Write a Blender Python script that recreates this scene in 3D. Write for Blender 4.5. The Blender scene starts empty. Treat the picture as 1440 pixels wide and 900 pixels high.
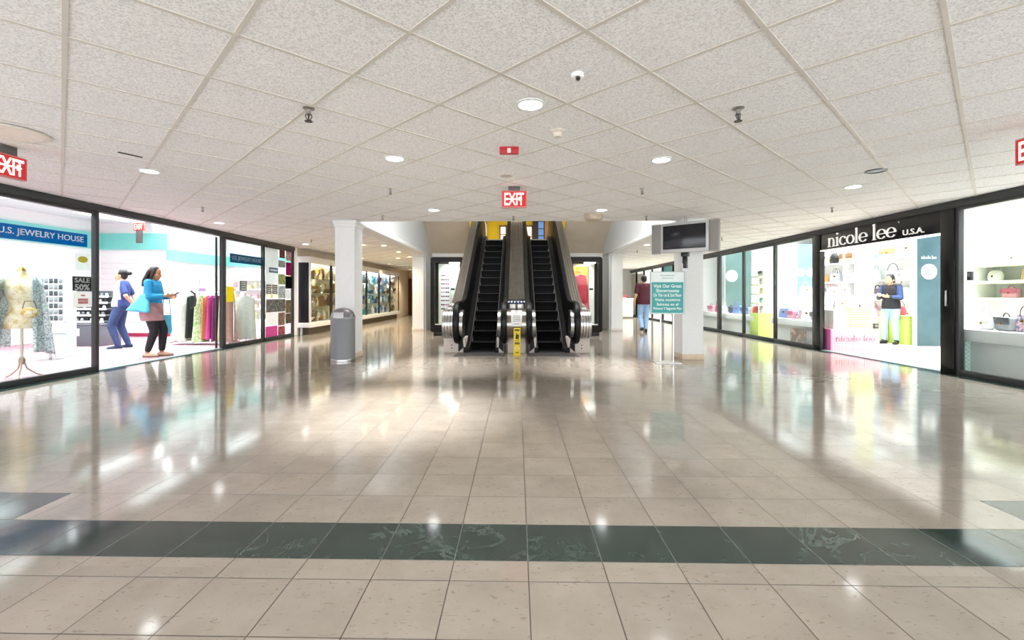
import bpy, bmesh, math, random
from math import sin, cos, pi, radians, sqrt, atan2, floor as ifl
from mathutils import Vector, Matrix, Quaternion
random.seed(7)
S = bpy.context.scene
COL = S.collection

# ------------------------------------------------------------------ camera model
TH, F, CX, CY, EH = 0.02, 655.0, 714.0, 415.0, 1.10
CT, ST = cos(TH), sin(TH)
CEIL = 2.405
WX = 6.06                                   # half width of the hall
def onX(px, X): t = (px-CX)/F; return X*(CT+t*ST)/(t*CT-ST)
def onY(px, Y): t = (px-CX)/F; return Y*(t*CT-ST)/(CT+t*ST)
def zc(X, Y): return Y*CT-X*ST
def zz(py, X, Y): return EH-(py-CY)*zc(X, Y)/F
def fl(px, py, z=0.0):
    Z = F*(EH-z)/(py-CY); Xc = (px-CX)/F*Z
    return (Xc*CT-Z*ST, Z*CT+Xc*ST)

cam = bpy.data.cameras.new('camera'); camo = bpy.data.objects.new('camera', cam); COL.objects.link(camo)
camo.location = (0, 0, EH); camo.rotation_euler = (pi/2, 0, TH)
cam.sensor_width = 36; cam.lens = F/1440*36; cam.shift_x = (720-CX)/1440; cam.shift_y = -(450-CY)/1440
cam.clip_start = .05; cam.clip_end = 200
S.camera = camo

# ------------------------------------------------------------------ materials
def lin(c):
    if isinstance(c, str):
        c = c.lstrip('#'); c = [int(c[i:i+2], 16)/255 for i in (0, 2, 4)]
    return tuple((v/12.92 if v <= .04045 else ((v+.055)/1.055)**2.4) for v in c)
class NT:
    def __init__(s, name):
        s.m = bpy.data.materials.new(name); s.m.use_nodes = True; s.t = s.m.node_tree
        s.t.nodes.clear(); s.out = s.n('ShaderNodeOutputMaterial')
    def n(s, typ, ins=None, **kw):
        x = s.t.nodes.new(typ)
        for k, v in kw.items(): setattr(x, k, v)
        for k, v in (ins or {}).items(): s.set(x.inputs[k], v)
        return x
    def set(s, inp, v):
        if hasattr(v, 'links'): s.t.links.new(v, inp)
        else:
            if isinstance(v, tuple) and len(v) == 3 and inp.type == 'RGBA': v = v+(1,)
            inp.default_value = v
    def math(s, op, a, b=0.0, c=0.0):
        x = s.t.nodes.new('ShaderNodeMath'); x.operation = op
        s.set(x.inputs[0], a); s.set(x.inputs[1], b); s.set(x.inputs[2], c); return x.outputs[0]
    def mix(s, f, a, b):
        x = s.t.nodes.new('ShaderNodeMix'); x.data_type = 'RGBA'
        s.set(x.inputs[0], f); s.set(x.inputs[6], a); s.set(x.inputs[7], b); return x.outputs[2]
    def ramp(s, f, stops):
        x = s.t.nodes.new('ShaderNodeValToRGB'); r = x.color_ramp
        while len(r.elements) < len(stops): r.elements.new(.5)
        for e, (p, c) in zip(r.elements, stops): e.position = p; e.color = tuple(c)+(1,)
        s.set(x.inputs[0], f); return x.outputs[0]
    def noise(s, scale, detail=2, rough=.5, vec=None, dist=0):
        x = s.n('ShaderNodeTexNoise', {'Scale': scale, 'Detail': detail, 'Roughness': rough, 'Distortion': dist})
        if vec is not None: s.set(x.inputs['Vector'], vec)
        return x.outputs[0]
    def coord(s): return s.n('ShaderNodeTexCoord').outputs['Object']
    def bsdf(s, **kw):
        b = s.n('ShaderNodeBsdfPrincipled')
        for k, v in kw.items(): s.set(b.inputs[k.replace('_', ' ')], v)
        s.t.links.new(b.outputs[0], s.out.inputs[0]); return b
_mc = {}
def M(col, rough=.55, metal=0.0, emit=0.0, var=.08, scale=18.0, coat=0.0, key=None):
    k = (str(col), rough, metal, emit, var, scale, coat)
    if k in _mc: return _mc[k]
    t = NT('m_%d' % len(_mc)); c = lin(col)
    nz = t.noise(scale, 3, .55, t.coord())
    a = tuple(max(0, v*(1-var)) for v in c); b = tuple(min(1, v*(1+var)) for v in c)
    colr = t.ramp(nz, [(.3, a), (.7, b)])
    bs = t.bsdf(Base_Color=colr, Roughness=rough, Metallic=metal)
    if coat: bs.inputs['Coat Weight'].default_value = coat; bs.inputs['Coat Roughness'].default_value = .08
    if emit:
        t.set(bs.inputs['Emission Color'], colr); bs.inputs['Emission Strength'].default_value = emit
    _mc[k] = t.m; return t.m
def EM(col, st):
    k = ('em', str(col), st)
    if k in _mc: return _mc[k]
    t = NT('lamp_%d' % len(_mc)); e = t.n('ShaderNodeEmission', {'Color': lin(col), 'Strength': st})
    t.t.links.new(e.outputs[0], t.out.inputs[0]); _mc[k] = t.m; return t.m
def glass(tint='#f4fbfa', refl=1.0, name='glass'):
    k = ('gl', tint, refl)
    if k in _mc: return _mc[k]
    t = NT(name)
    tr = t.n('ShaderNodeBsdfTransparent', {'Color': lin(tint)})
    gl = t.n('ShaderNodeBsdfGlossy', {'Color': (1, 1, 1), 'Roughness': .01})
    fr = t.n('ShaderNodeFresnel', {'IOR': 1.45})
    bk = t.n('ShaderNodeNewGeometry').outputs['Backfacing']
    f = t.math('MULTIPLY', t.math('MULTIPLY', fr.outputs[0], refl), t.math('SUBTRACT', 1.0, bk))
    mx = t.n('ShaderNodeMixShader'); t.set(mx.inputs[0], f)
    t.t.links.new(tr.outputs[0], mx.inputs[1]); t.t.links.new(gl.outputs[0], mx.inputs[2])
    t.t.links.new(mx.outputs[0], t.out.inputs[0]); _mc[k] = t.m; return t.m
def pattern_mat(name, kind, c1, c2, scale, rough=.7, c3=None):
    t = NT(name); v = t.coord()
    if kind == 'spots':
        x = t.n('ShaderNodeTexVoronoi', {'Scale': scale}); t.set(x.inputs['Vector'], v)
        f = t.n('ShaderNodeTexWhiteNoise', {'Vector': x.outputs['Position']}).outputs[0]
        colr = t.ramp(f, [(.0, lin(c1)), (.5, lin(c2)), (.8, lin(c3 or c1))])
    elif kind == 'noise':
        colr = t.ramp(t.noise(scale, 4, .65, v), [(.38, lin(c1)), (.5, lin(c3 or c2)), (.62, lin(c2))])
    elif kind == 'checker':
        x = t.n('ShaderNodeTexChecker', {'Scale': scale, 'Color1': lin(c1), 'Color2': lin(c2)}); t.set(x.inputs['Vector'], v); colr = x.outputs[0]
    elif kind == 'wave':
        x = t.n('ShaderNodeTexWave', {'Scale': scale, 'Distortion': 4.0, 'Detail': 3.0}); t.set(x.inputs['Vector'], v)
        colr = t.ramp(x.outputs['Fac'], [(.35, lin(c1)), (.65, lin(c2))])
    t.bsdf(Base_Color=colr, Roughness=rough); return t.m

# floor : beige marble tiles with a dark green marble band
def floor_mat():
    t = NT('marble_floor'); p = t.n('ShaderNodeNewGeometry').outputs['Position']
    sx = t.n('ShaderNodeSeparateXYZ'); t.set(sx.inputs[0], p); x, y = sx.outputs[0], sx.outputs[1]
    u = t.math('DIVIDE', t.math('SUBTRACT', x, .045), .3055)
    sel = t.math('GREATER_THAN', y, 1.858)
    w = t.math('SUBTRACT', y, 1.927)
    wv = t.math('SUBTRACT', t.math('SUBTRACT', y, 1.789), t.math('MULTIPLY', sel, .138))
    v = t.math('DIVIDE', wv, .3065)
    def jd(q):
        f = t.math('FRACT', q); return t.math('MINIMUM', f, t.math('SUBTRACT', 1, f))
    joint = t.math('LESS_THAN', t.math('MINIMUM', jd(u), jd(v)), .0068)
    cid = t.n('ShaderNodeCombineXYZ', {0: t.math('FLOOR', u), 1: t.math('FLOOR', v), 2: sel}).outputs[0]
    wn = t.n('ShaderNodeTexWhiteNoise', {'Vector': cid})
    off = t.n('ShaderNodeVectorMath', operation='MULTIPLY_ADD')
    t.set(off.inputs[0], wn.outputs['Color']); off.inputs[1].default_value = (3, 3, 3); t.set(off.inputs[2], p)
    q = off.outputs[0]
    big = t.ramp(t.noise(5, 4, .6, q), [(.3, (.292, .252, .205)), (.7, (.345, .302, .25))])
    mp = t.n('ShaderNodeMapping', {'Scale': (30.0, 70.0, 1.0), 'Rotation': (0, 0, .6)}); t.set(mp.inputs[0], q)
    fleck = t.math('GREATER_THAN', t.noise(1.0, 2, .5, mp.outputs[0], .6), .685)
    mp2 = t.n('ShaderNodeMapping', {'Scale': (26.0, 60.0, 1.0), 'Rotation': (0, 0, -.75)}); t.set(mp2.inputs[0], q)
    fleck2 = t.math('GREATER_THAN', t.noise(1.0, 2, .5, mp2.outputs[0], .6), .69)
    fk = t.math('MAXIMUM', fleck, fleck2)
    beige = t.mix(t.math('MULTIPLY', fk, .45), big, (.185, .14, .098))
    br = t.math('MULTIPLY_ADD', wn.outputs[0], .1, .95)
    hsv = t.n('ShaderNodeHueSaturation', {'Value': br, 'Color': beige}); beige = hsv.outputs[0]
    vn = t.noise(3.2, 6, .62, q, 1.6)
    vein = t.math('SUBTRACT', 1, t.math('MINIMUM', t.math('MULTIPLY', t.math('ABSOLUTE', t.math('SUBTRACT', vn, .5)), 26), 1))
    vmask = t.ramp(t.noise(2.0, 2, .5, q), [(.45, (0, 0, 0)), (.7, (1, 1, 1))])
    gn = t.ramp(t.noise(14, 5, .7, q), [(.3, (.012, .024, .02)), (.75, (.035, .058, .048))])
    dark = t.mix(t.math('MULTIPLY', t.math('MULTIPLY', vein, .36), vmask), gn, (.22, .29, .25))
    def between(a, lo, hi): return t.math('MULTIPLY', t.math('GREATER_THAN', a, lo), t.math('LESS_THAN', a, hi))
    ax = t.math('ABSOLUTE', x)
    m1 = between(w, 0, .3065)
    m2 = t.math('MULTIPLY', between(w, .3065, .613), between(ax, 2.47, 3.06))
    m3 = between(ax, 5.87, 6.2)
    mk = t.math('MAXIMUM', t.math('MAXIMUM', m1, m2), m3)
    colr = t.mix(mk, beige, dark)
    jc = t.mix(mk, (.055, .042, .032), (.10, .11, .10))
    colr = t.mix(joint, colr, jc)
    ro = t.math('MULTIPLY_ADD', t.noise(1.3, 3, .5, p), .07, .06)
    ro = t.math('MULTIPLY_ADD', joint, .4, ro)
    t.bsdf(Base_Color=colr, Roughness=ro, IOR=1.56)
    return t.m
def ceil_mat():
    t = NT('ceiling_tile'); p = t.n('ShaderNodeNewGeometry').outputs['Position']
    rt = t.n('ShaderNodeMapping', {'Rotation': (0, 0, radians(45))}); t.set(rt.inputs[0], p)
    n1 = t.noise(95, 3, .6, p); n2 = t.noise(.55, 2, .5, p)
    fine = t.ramp(n1, [(.36, (.62, .61, .60)), (.5, (.84, .835, .825)), (.64, (.95, .945, .935))])
    colr = t.mix(t.math('MULTIPLY', n2, .25), fine, (.85, .84, .82))
    bp = t.n('ShaderNodeBump', {'Strength': .5, 'Distance': .004, 'Height': n1})
    t.bsdf(Base_Color=colr, Roughness=.9, Normal=bp.outputs[0], Specular_IOR_Level=.15)
    return t.m

# ------------------------------------------------------------------ mesh building
class MB:
    def __init__(s): s.b = bmesh.new(); s.mi = 0
    def _fin(s, verts, mat4=None):
        if mat4 is not None: bmesh.ops.transform(s.b, matrix=mat4, verts=verts)
        for f in {f for v in verts for f in v.link_faces}: f.material_index = s.mi
        return s
    def box(s, x0, x1, y0, y1, z0, z1, bev=0, seg=2, mat4=None):
        r = bmesh.ops.create_cube(s.b, size=1)['verts']
        bmesh.ops.transform(s.b, matrix=Matrix.Translation(((x0+x1)/2, (y0+y1)/2, (z0+z1)/2)) @ Matrix.Diagonal((abs(x1-x0), abs(y1-y0), abs(z1-z0), 1)), verts=r)
        if bev:
            es = list({e for v in r for e in v.link_edges})
            g = bmesh.ops.bevel(s.b, geom=es, offset=bev, segments=seg, affect='EDGES', profile=.5)
            r = list({v for f in g['faces'] for v in f.verts} | {v for v in r if v.is_valid})
        return s._fin(r, mat4)
    def cyl(s, p0, p1, r0, r1=None, seg=16, cap=True):
        r1 = r0 if r1 is None else r1
        p0, p1 = Vector(p0), Vector(p1); d = p1-p0
        r = bmesh.ops.create_cone(s.b, cap_ends=cap, segments=seg, radius1=r0, radius2=r1, depth=d.length)['verts']
        q = Vector((0, 0, 1)).rotation_difference(d.normalized()).to_matrix().to_4x4()
        return s._fin(r, Matrix.Translation((p0+p1)/2) @ q)
    def sph(s, c, rx, ry=None, rz=None, seg=16, rot=None):
        ry = rx if ry is None else ry; rz = rx if rz is None else rz
        r = bmesh.ops.create_uvsphere(s.b, u_segments=seg, v_segments=max(6, seg//2+2), radius=1)['verts']
        m = Matrix.Translation(c) @ (rot.to_4x4() if rot else Matrix.Identity(4)) @ Matrix.Diagonal((rx, ry, rz, 1))
        return s._fin(r, m)
    def cap(s, p0, r0, p1, r1, seg=12):
        s.sph(p0, r0, seg=seg); s.sph(p1, r1, seg=seg)
        if (Vector(p1)-Vector(p0)).length > 1e-4: s.cyl(p0, p1, r0, r1, seg=seg)
        return s
    def tube(s, pts, r, seg=8, closed=False, cap=True):
        pts = [Vector(p) for p in pts]; n = len(pts); rings = []
        up = None
        for i, p in enumerate(pts):
            a = pts[(i-1) % n] if (closed or i > 0) else p
            b = pts[(i+1) % n] if (closed or i < n-1) else p
            d = (b-a).normalized()
            if up is None:
                up = Vector((0, 0, 1)) if abs(d.z) < .9 else Vector((1, 0, 0))
            x = d.cross(up).normalized(); up = x.cross(d).normalized()
            rr = r[i] if isinstance(r, (list, tuple)) else r
            rings.append([s.b.verts.new(p+rr*(cos(2*pi*k/seg)*x+sin(2*pi*k/seg)*up)) for k in range(seg)])
        fs = []
        for i in range(n if closed else n-1):
            A, B = rings[i], rings[(i+1) % n]
            for k in range(seg): fs.append(s.b.faces.new((A[k], A[(k+1) % seg], B[(k+1) % seg], B[k])))
        if cap and not closed: fs.append(s.b.faces.new(rings[0][::-1])); fs.append(s.b.faces.new(rings[-1]))
        for f in fs: f.material_index = s.mi
        return s
    def lathe(s, prof, c=(0, 0, 0), seg=24, sx=1, sy=1):
        rings = []
        for (r, z) in prof:
            rings.append([s.b.verts.new((c[0]+sx*r*cos(2*pi*k/seg), c[1]+sy*r*sin(2*pi*k/seg), c[2]+z)) for k in range(seg)])
        fs = []
        for A, B in zip(rings, rings[1:]):
            for k in range(seg): fs.append(s.b.faces.new((A[k], A[(k+1) % seg], B[(k+1) % seg], B[k])))
        if prof[0][0] > 1e-4: fs.append(s.b.faces.new(rings[0][::-1]))
        if prof[-1][0] > 1e-4: fs.append(s.b.faces.new(rings[-1]))
        for f in fs: f.material_index = s.mi
        return s
    def prism(s, poly, axis, a, b):
        def P(u, v, w): return {'x': (w, u, v), 'y': (u, w, v), 'z': (u, v, w)}[axis]
        A = [s.b.verts.new(P(u, v, a)) for u, v in poly]; B = [s.b.verts.new(P(u, v, b)) for u, v in poly]
        n = len(poly); fs = [s.b.faces.new(A), s.b.faces.new(B)]
        for i in range(n): fs.append(s.b.faces.new((A[i], A[(i+1) % n], B[(i+1) % n], B[i])))
        for f in fs: f.material_index = s.mi
        return s
    def loft(s, rings, capa=True, capb=True, closed=True):
        R = [[s.b.verts.new(p) for p in r] for r in rings]; fs = []
        n = len(R[0])
        for A, B in zip(R, R[1:]):
            for k in range(n if closed else n-1): fs.append(s.b.faces.new((A[k], A[(k+1) % n], B[(k+1) % n], B[k])))
        if capa: fs.append(s.b.faces.new(R[0][::-1]))
        if capb: fs.append(s.b.faces.new(R[-1]))
        for f in fs: f.material_index = s.mi
        return s
    def mesh(s, name, mats, smooth=True):
        bmesh.ops.recalc_face_normals(s.b, faces=s.b.faces)
        me = bpy.data.meshes.new(name); s.b.to_mesh(me); s.b.free()
        for m in (mats if isinstance(mats, (list, tuple)) else [mats]): me.materials.append(m)
        if smooth:
            me.polygons.foreach_set('use_smooth', [True]*len(me.polygons))
            try: me.set_sharp_from_angle(angle=radians(38))
            except Exception: pass
        return me
    def build(s, name, mats, parent=None, smooth=True, loc=None):
        return link(name, s.mesh(name, mats, smooth), parent, loc)
def link(name, me, parent=None, loc=None):
    o = bpy.data.objects.new(name, me); COL.objects.link(o)
    if parent is not None: o.parent = parent
    if loc is not None: o.location = loc
    return o
def tag(o, label, cat, group=None):
    o['label'] = label; o['category'] = cat
    if group: o['group'] = group
    return o
def thing(name, label, cat, loc=(0, 0, 0), rz=0.0, group=None):
    o = bpy.data.objects.new(name, None); COL.objects.link(o); o.empty_display_size = .1
    o.location = loc; o.rotation_euler = (0, 0, rz); return tag(o, label, cat, group)
def struct(o, label=None):
    o['kind'] = 'structure'
    if label: o['label'] = label
    return o
def setmat(o, m):
    o.material_slots[0].link = 'OBJECT'; o.material_slots[0].material = m
# one-mesh things whose mesh is shared; each placement is an object of its own
PROTO = {}
def proto(key, parts): PROTO[key] = parts          # [(part name, mesh)], the first may be None-root
def place(key, name, label, cat, loc, rz=0.0, group=None, sc=1.0, mats=None, tilt=None):
    parts = PROTO[key]
    if len(parts) == 1:
        r = link(name, parts[0][1]); 
        if mats and mats[0]: setmat(r, mats[0])
    else:
        r = bpy.data.objects.new(name, None); COL.objects.link(r); r.empty_display_size = .05
        for i, (pn, me) in enumerate(parts):
            c = link(pn, me, r)
            if mats and i < len(mats) and mats[i]: setmat(c, mats[i])
    r.location = loc; r.rotation_euler = (tilt[0] if tilt else 0, tilt[1] if tilt else 0, rz)
    r.scale = sc if isinstance(sc, tuple) else (sc, sc, sc)
    return tag(r, label, cat, group)
ORD = ['first', 'second', 'third', 'fourth', 'fifth', 'sixth', 'seventh', 'eighth', 'ninth', 'tenth', 'eleventh', 'twelfth', 'thirteenth', 'fourteenth', 'fifteenth', 'sixteenth', 'seventeenth', 'eighteenth']

# ------------------------------------------------------------------ lettering
FR = {'L': ((0, 1, 0), (1, 0, 0)), 'R': ((0, -1, 0), (-1, 0, 0)), 'F': ((1, 0, 0), (0, -1, 0))}
def frame(loc, face):
    r, n = FR[face] if isinstance(face, str) else face
    r, n = Vector(r).normalized(), Vector(n).normalized(); u = n.cross(r).normalized()
    m = Matrix((r, u, n)).transposed().to_4x4(); m.translation = Vector(loc); return m
def text_raw(s, bold=0.0):
    c = bpy.data.curves.new('t', 'FONT'); c.body = s; c.size = 1; c.resolution_u = 3; c.offset = bold; c.extrude = .02
    o = bpy.data.objects.new('t', c); COL.objects.link(o)
    dg = bpy.context.evaluated_depsgraph_get(); dg.update()
    me = bpy.data.meshes.new_from_object(o.evaluated_get(dg)); 
    bpy.data.objects.remove(o); bpy.data.curves.remove(c); return me
def text(name, s, h, loc, face, mat, parent=None, width=None, depth=.004, bold=0.0, anchor='c'):
    """lettering fitted into a box of height h (and width), centred on loc"""
    me = text_raw(s, bold)
    xs = [v.co.x for v in me.vertices]; ys = [v.co.y for v in me.vertices]
    x0, x1, y0, y1 = min(xs), max(xs), min(ys), max(ys)
    k = h/(y1-y0); kx = (width/(x1-x0)) if width else k
    cx = (x0+x1)/2 if anchor == 'c' else x0
    m = frame(loc, face)
    if parent is not None: m = parent.matrix_basis.inverted() @ m
    for v in me.vertices:
        v.co = m @ Vector(((v.co.x-cx)*kx, (v.co.y-(y0+y1)/2)*k, (v.co.z+.02)/.04*depth))
    me.materials.clear(); me.materials.append(mat); me.name = name
    return link(name, me, parent)
# roman lower case letters with serifs, x-height 1
def arc(cx, cy, rx, ry, a0, a1, thin, thick, n=22):
    q = []
    for i in range(n+1):
        a = radians(a0+(a1-a0)*i/n); w = thin+(thick-thin)*abs(cos(a))**1.5
        d = Vector((cos(a), sin(a)))
        q.append(((cx+(rx-w/2)*d.x, cy+(ry-w/2)*d.y), (cx+(rx+w/2)*d.x, cy+(ry+w/2)*d.y)))
    return [[q[i][0], q[i][1], q[i+1][1], q[i+1][0]] for i in range(n)]
def rc(x0, x1, y0, y1): return [[(x0, y0), (x1, y0), (x1, y1), (x0, y1)]]
def glyph(ch):
    w = .16
    if ch == 'n':
        g = rc(.1, .1+w, 0, 1)+rc(0, .38, 0, .05)+[[(.0, .93), (.1, .9), (.26, 1.02), (.1, 1.0)]]
        g += arc(.47, .62, .29, .37, 160, 0, .07, w)+rc(.68, .68+w, 0, .64)+rc(.56, .96, 0, .05); return g, .98
    if ch == 'i': return rc(.1, .1+w, 0, 1)+rc(0, .38, 0, .05)+[[(.0, .93), (.1, .9), (.26, 1.02), (.1, 1.0)]]+arc(.18, 1.38, .06, .06, 0, 360, .1, .1, 12), .40
    if ch == 'l': return rc(.1, .1+w, 0, 1.6)+rc(0, .38, 0, .05)+[[(.0, 1.52), (.1, 1.5), (.26, 1.63), (.1, 1.6)]], .40
    if ch == 'o': return arc(.45, .5, .39, .46, 0, 360, .07, w), .92
    if ch == 'c': return arc(.45, .5, .39, .46, 48, 318, .07, w)+arc(.68, .78, .05, .05, 0, 360, .09, .09, 10), .80
    if ch == 'e': return arc(.45, .5, .39, .46, 0, 322, .06, w)+rc(.1, .86, .47, .54), .86
    return [], .45
def roman(name, s, xh, loc, face, mat, parent=None, depth=.02, width=None):
    b = MB(); x = 0; polys = []
    for ch in s:
        g, adv = glyph(ch)
        polys += [[(px+x, py) for px, py in p] for p in g]; x += adv+.06
    kx = (width/x) if width else xh
    m = frame(loc, face)
    if parent is not None: m = parent.matrix_basis.inverted() @ m
    for p in polys:
        A = [b.b.verts.new(m @ Vector((u*kx, v*xh, 0))) for u, v in p]; B = [b.b.verts.new(m @ Vector((u*kx, v*xh, depth))) for u, v in p]
        b.b.faces.new(B)
        for i in range(4): b.b.faces.new((A[i], A[(i+1) % 4], B[(i+1) % 4], B[i]))
    return b.build(name, mat, parent, smooth=False)

# common materials
WHITE = M('#e8e9e8', .6, var=.02); PLASTER = M('#ebe9e5', .8, var=.03, scale=3); CREAM = M('#e2d8c8', .8, var=.04, scale=2)
FRAME = M('#454748', .4, .4, var=.05); FRAMED = M('#161717', .3, .2, var=.1); BLACK = M('#0b0b0c', .35, var=.1)
STEEL = M('#b9b9b8', .26, 1.0, var=.05, scale=6); CHROME = M('#d8d8d8', .12, 1.0, var=.03)
GLASS = glass('#eef7f6'); CLEAR = glass('#fbfdfd', .7); SHOPGLASS = glass('#fafdfd', .5)
PM_ = {}
def PM(col, var=.03, scale=12.0, tr=.5):
    # paper or vinyl stuck on glass: part of the light of the shop shines through it
    k = (col, var, scale, tr)
    if k in PM_: return PM_[k]
    t = NT('paper_%d' % len(PM_)); c = lin(col); nz = t.noise(scale, 3, .6, t.coord())
    colr = t.ramp(nz, [(.3, tuple(v*(1-var) for v in c)), (.7, tuple(min(1, v*(1+var)) for v in c))])
    d = t.n('ShaderNodeBsdfDiffuse'); t.set(d.inputs['Color'], colr); q = t.n('ShaderNodeBsdfTranslucent'); t.set(q.inputs['Color'], colr)
    mx = t.n('ShaderNodeMixShader', {0: tr}); t.t.links.new(d.outputs[0], mx.inputs[1]); t.t.links.new(q.outputs[0], mx.inputs[2]); t.t.links.new(mx.outputs[0], t.out.inputs[0])
    PM_[k] = t.m; return t.m
def MATTE(col, rough=.6, spec=.1):
    t = NT('matte_%d' % len(_mc)); n = t.noise(30, 2, .5, t.coord()); c = lin(col)
    t.bsdf(Base_Color=t.ramp(n, [(.3, tuple(v*.85 for v in c)), (.7, tuple(v*1.15 for v in c))]), Roughness=rough, Specular_IOR_Level=spec); _mc[('matte', col, rough, spec)] = t.m; return t.m
SHINYWHITE = M('#f2f2f0', .3, var=.02)
# ================================================================== THE SETTING
FLOORM, CEILM = floor_mat(), ceil_mat()
YB = -5.0; YL, YR = 25.9, 25.0
struct(MB().box(-6.2, 6.2, YB, 26.2, -.15, 0).build('floor', FLOORM), 'polished beige marble floor with a dark green band')
c = MB(); c.box(-6.2, 6.2, YB, 8.22, CEIL, CEIL+.33); c.box(-6.2, -2.9, 8.22, 26.2, CEIL, CEIL+.33); c.box(2.9, 6.2, 8.22, 26.2, CEIL, CEIL+.33)
struct(c.build('ceiling', CEILM, smooth=False), 'low dropped ceiling of speckled square tiles')
# tee bars of the ceiling grid, laid at 45 degrees
g = MB(); RECTS = [(-6.03, 6.03, YB+.1, 8.2), (-6.03, -2.9, 8.2, 25.8), (2.9, 6.03, 8.2, 24.9)]
GS, GA = .617, (-.0963, 2.737)
for sgn in (1, -1):
    d = Vector((sqrt(.5), sgn*sqrt(.5))); nrm = Vector((-d.y, d.x)); base = nrm.dot(Vector(GA))
    for k in range(-45, 46):
        off = base+k*GS; p0 = nrm*off
        for (x0, x1, y0, y1) in RECTS:
            lo, hi = -60, 60
            for (pc, dc, a, b) in ((p0.x, d.x, x0, x1), (p0.y, d.y, y0, y1)):
                t0, t1 = sorted(((a-pc)/dc, (b-pc)/dc)); lo, hi = max(lo, t0), min(hi, t1)
            if hi-lo > .05:
                m = Matrix.Translation((p0.x+d.x*(lo+hi)/2, p0.y+d.y*(lo+hi)/2, CEIL)) @ Matrix.Rotation(atan2(d.y, d.x), 4, 'Z')
                g.box(-(hi-lo)/2, (hi-lo)/2, -.0115, .0115, -.004 - .001*(sgn > 0), .004, mat4=m)
struct(g.build('trim_1', M('#d0cac1', .5, var=.02), smooth=False), 'painted tee bar grid holding the ceiling tiles')
# atrium : side fascias, sloped soffits, back wall, upper storey
for sd, nm in ((-1, 'left'), (1, 'right')):
    x0, x1 = sorted((sd*2.85, sd*3.16))
    b = MB(); b.box(x0, x1, 8.44, 15.6, CEIL-.03, 4.6); b.box(x0, x1, 14.5, 15.6, 0, CEIL)
    struct(b.build('wall_atrium_%s' % nm, M('#dcdedd', .75, var=.02), smooth=False), 'pale grey fascia wall of the escalator well, %s side' % nm)
    xs = sorted((sd*2.82, sd*2.86))
    struct(MB().box(xs[0]-.03, xs[1]+.03, 8.44, 14.45, CEIL-.05, CEIL+.03, .01).build('trim_%d' % (2 if sd < 0 else 3), WHITE))
    u0, u1 = sorted((sd*1.5, sd*2.85))
    struct(MB().prism([(15.9, 2.34), (12.2, 4.42), (12.2, 4.6), (16.1, 2.42)], 'x', u0, u1).build('ceiling_soffit_%s' % nm, M('#d9cbb6', .85, var=.03, scale=3), smooth=False), 'cream sloping soffit beside the escalators, %s side' % nm)
struct(MB().box(-3.1, 3.1, 15.6, 15.75, 0, 2.5).build('wall_back', PLASTER, smooth=False))
b = MB(); b.box(-1.45, 1.45, 13.95, 16.3, 2.6, 2.775); b.box(-2.85, 2.85, 16.3, 21, 2.6, 2.775); struct(b.build('floor_upper', M('#8a7a62', .4), smooth=False))
struct(MB().box(-6, 6, 8.22, 21.2, 4.6, 4.75).build('ceiling_upper', PLASTER, smooth=False))
b = MB(); b.box(-6, 6, 20.5, 20.65, 2.7, 4.7)
struct(b.build('wall_upper_back', M('#d6b400', .6, var=.04), smooth=False), 'mustard yellow back wall of the upper floor')
# shell of the corridors
struct(MB().box(-6.2, -2.85, YL, YL+.15, 0, CEIL).build('wall_far_left', M('#ecd2ab', .8, var=.03), smooth=False))
struct(MB().box(-6.2, -6.06, 12.72, YL, 0, CEIL).build('wall_left', CREAM, smooth=False))
struct(MB().box(2.85, 6.2, YR, YR+.15, 0, CEIL).build('wall_far_right', PLASTER, smooth=False))
for sd, e in ((-1, YL), (1, YR)):
    x0, x1 = sorted((sd*2.85, sd*2.95))
    struct(MB().box(x0, x1, 15.6, e, 0, CEIL).build('wall_inner_%s' % ('left' if sd < 0 else 'right'), CREAM if sd < 0 else PLASTER, smooth=False))
dx0, dx1 = onY(573, YL-.05), onY(586, YL-.05)
d = struct(MB().box(dx0, dx1, YL-.05, YL, 0, 2.02, .006).build('door_1', M('#5a3418', .45, var=.15)), 'dark brown door at the far end of the left corridor')
f = MB(); f.box(dx0-.07, dx0, YL-.07, YL, 0, 2.1); f.box(dx1, dx1+.07, YL-.07, YL, 0, 2.1); f.box(dx0-.07, dx1+.07, YL-.07, YL, 2.02, 2.1); f.build('door_frame', M('#c9a878', .6), d)
MB().cyl((dx0+.08, YL-.1, 1), (dx0+.08, YL-.05, 1), .02).build('handle', STEEL, d)
# columns
def column(x0, x1, y0, y1, label, base='#d8c4ab'):
    o = struct(MB().box(x0, x1, y0, y1, .09, CEIL).build('column', WHITE, smooth=False), label)
    k = MB(); k.box(x0-.035, x1+.035, y0-.035, y1+.035, CEIL-.075, CEIL, .012); k.box(x0-.018, x1+.018, y0-.018, y1+.018, CEIL-.12, CEIL-.07, .008); k.build('capital', WHITE, o)
    MB().box(x0-.012, x1+.012, y0-.012, y1+.012, 0, .095, .004).build('plinth', M(base, .4), o); return o
column(-3.16, -2.82, 8.03, 8.44, 'white square column behind the grey bin'); column(2.82, 3.17, 8.0, 8.42, 'white square column behind the television')
column(-3.25, -2.9, 14.4, 14.75, 'white square column by the left showcases, further back', '#e4ddd2'); column(2.9, 3.25, 14.4, 14.75, 'white square column by the walking man, further back', '#e4ddd2')

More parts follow.
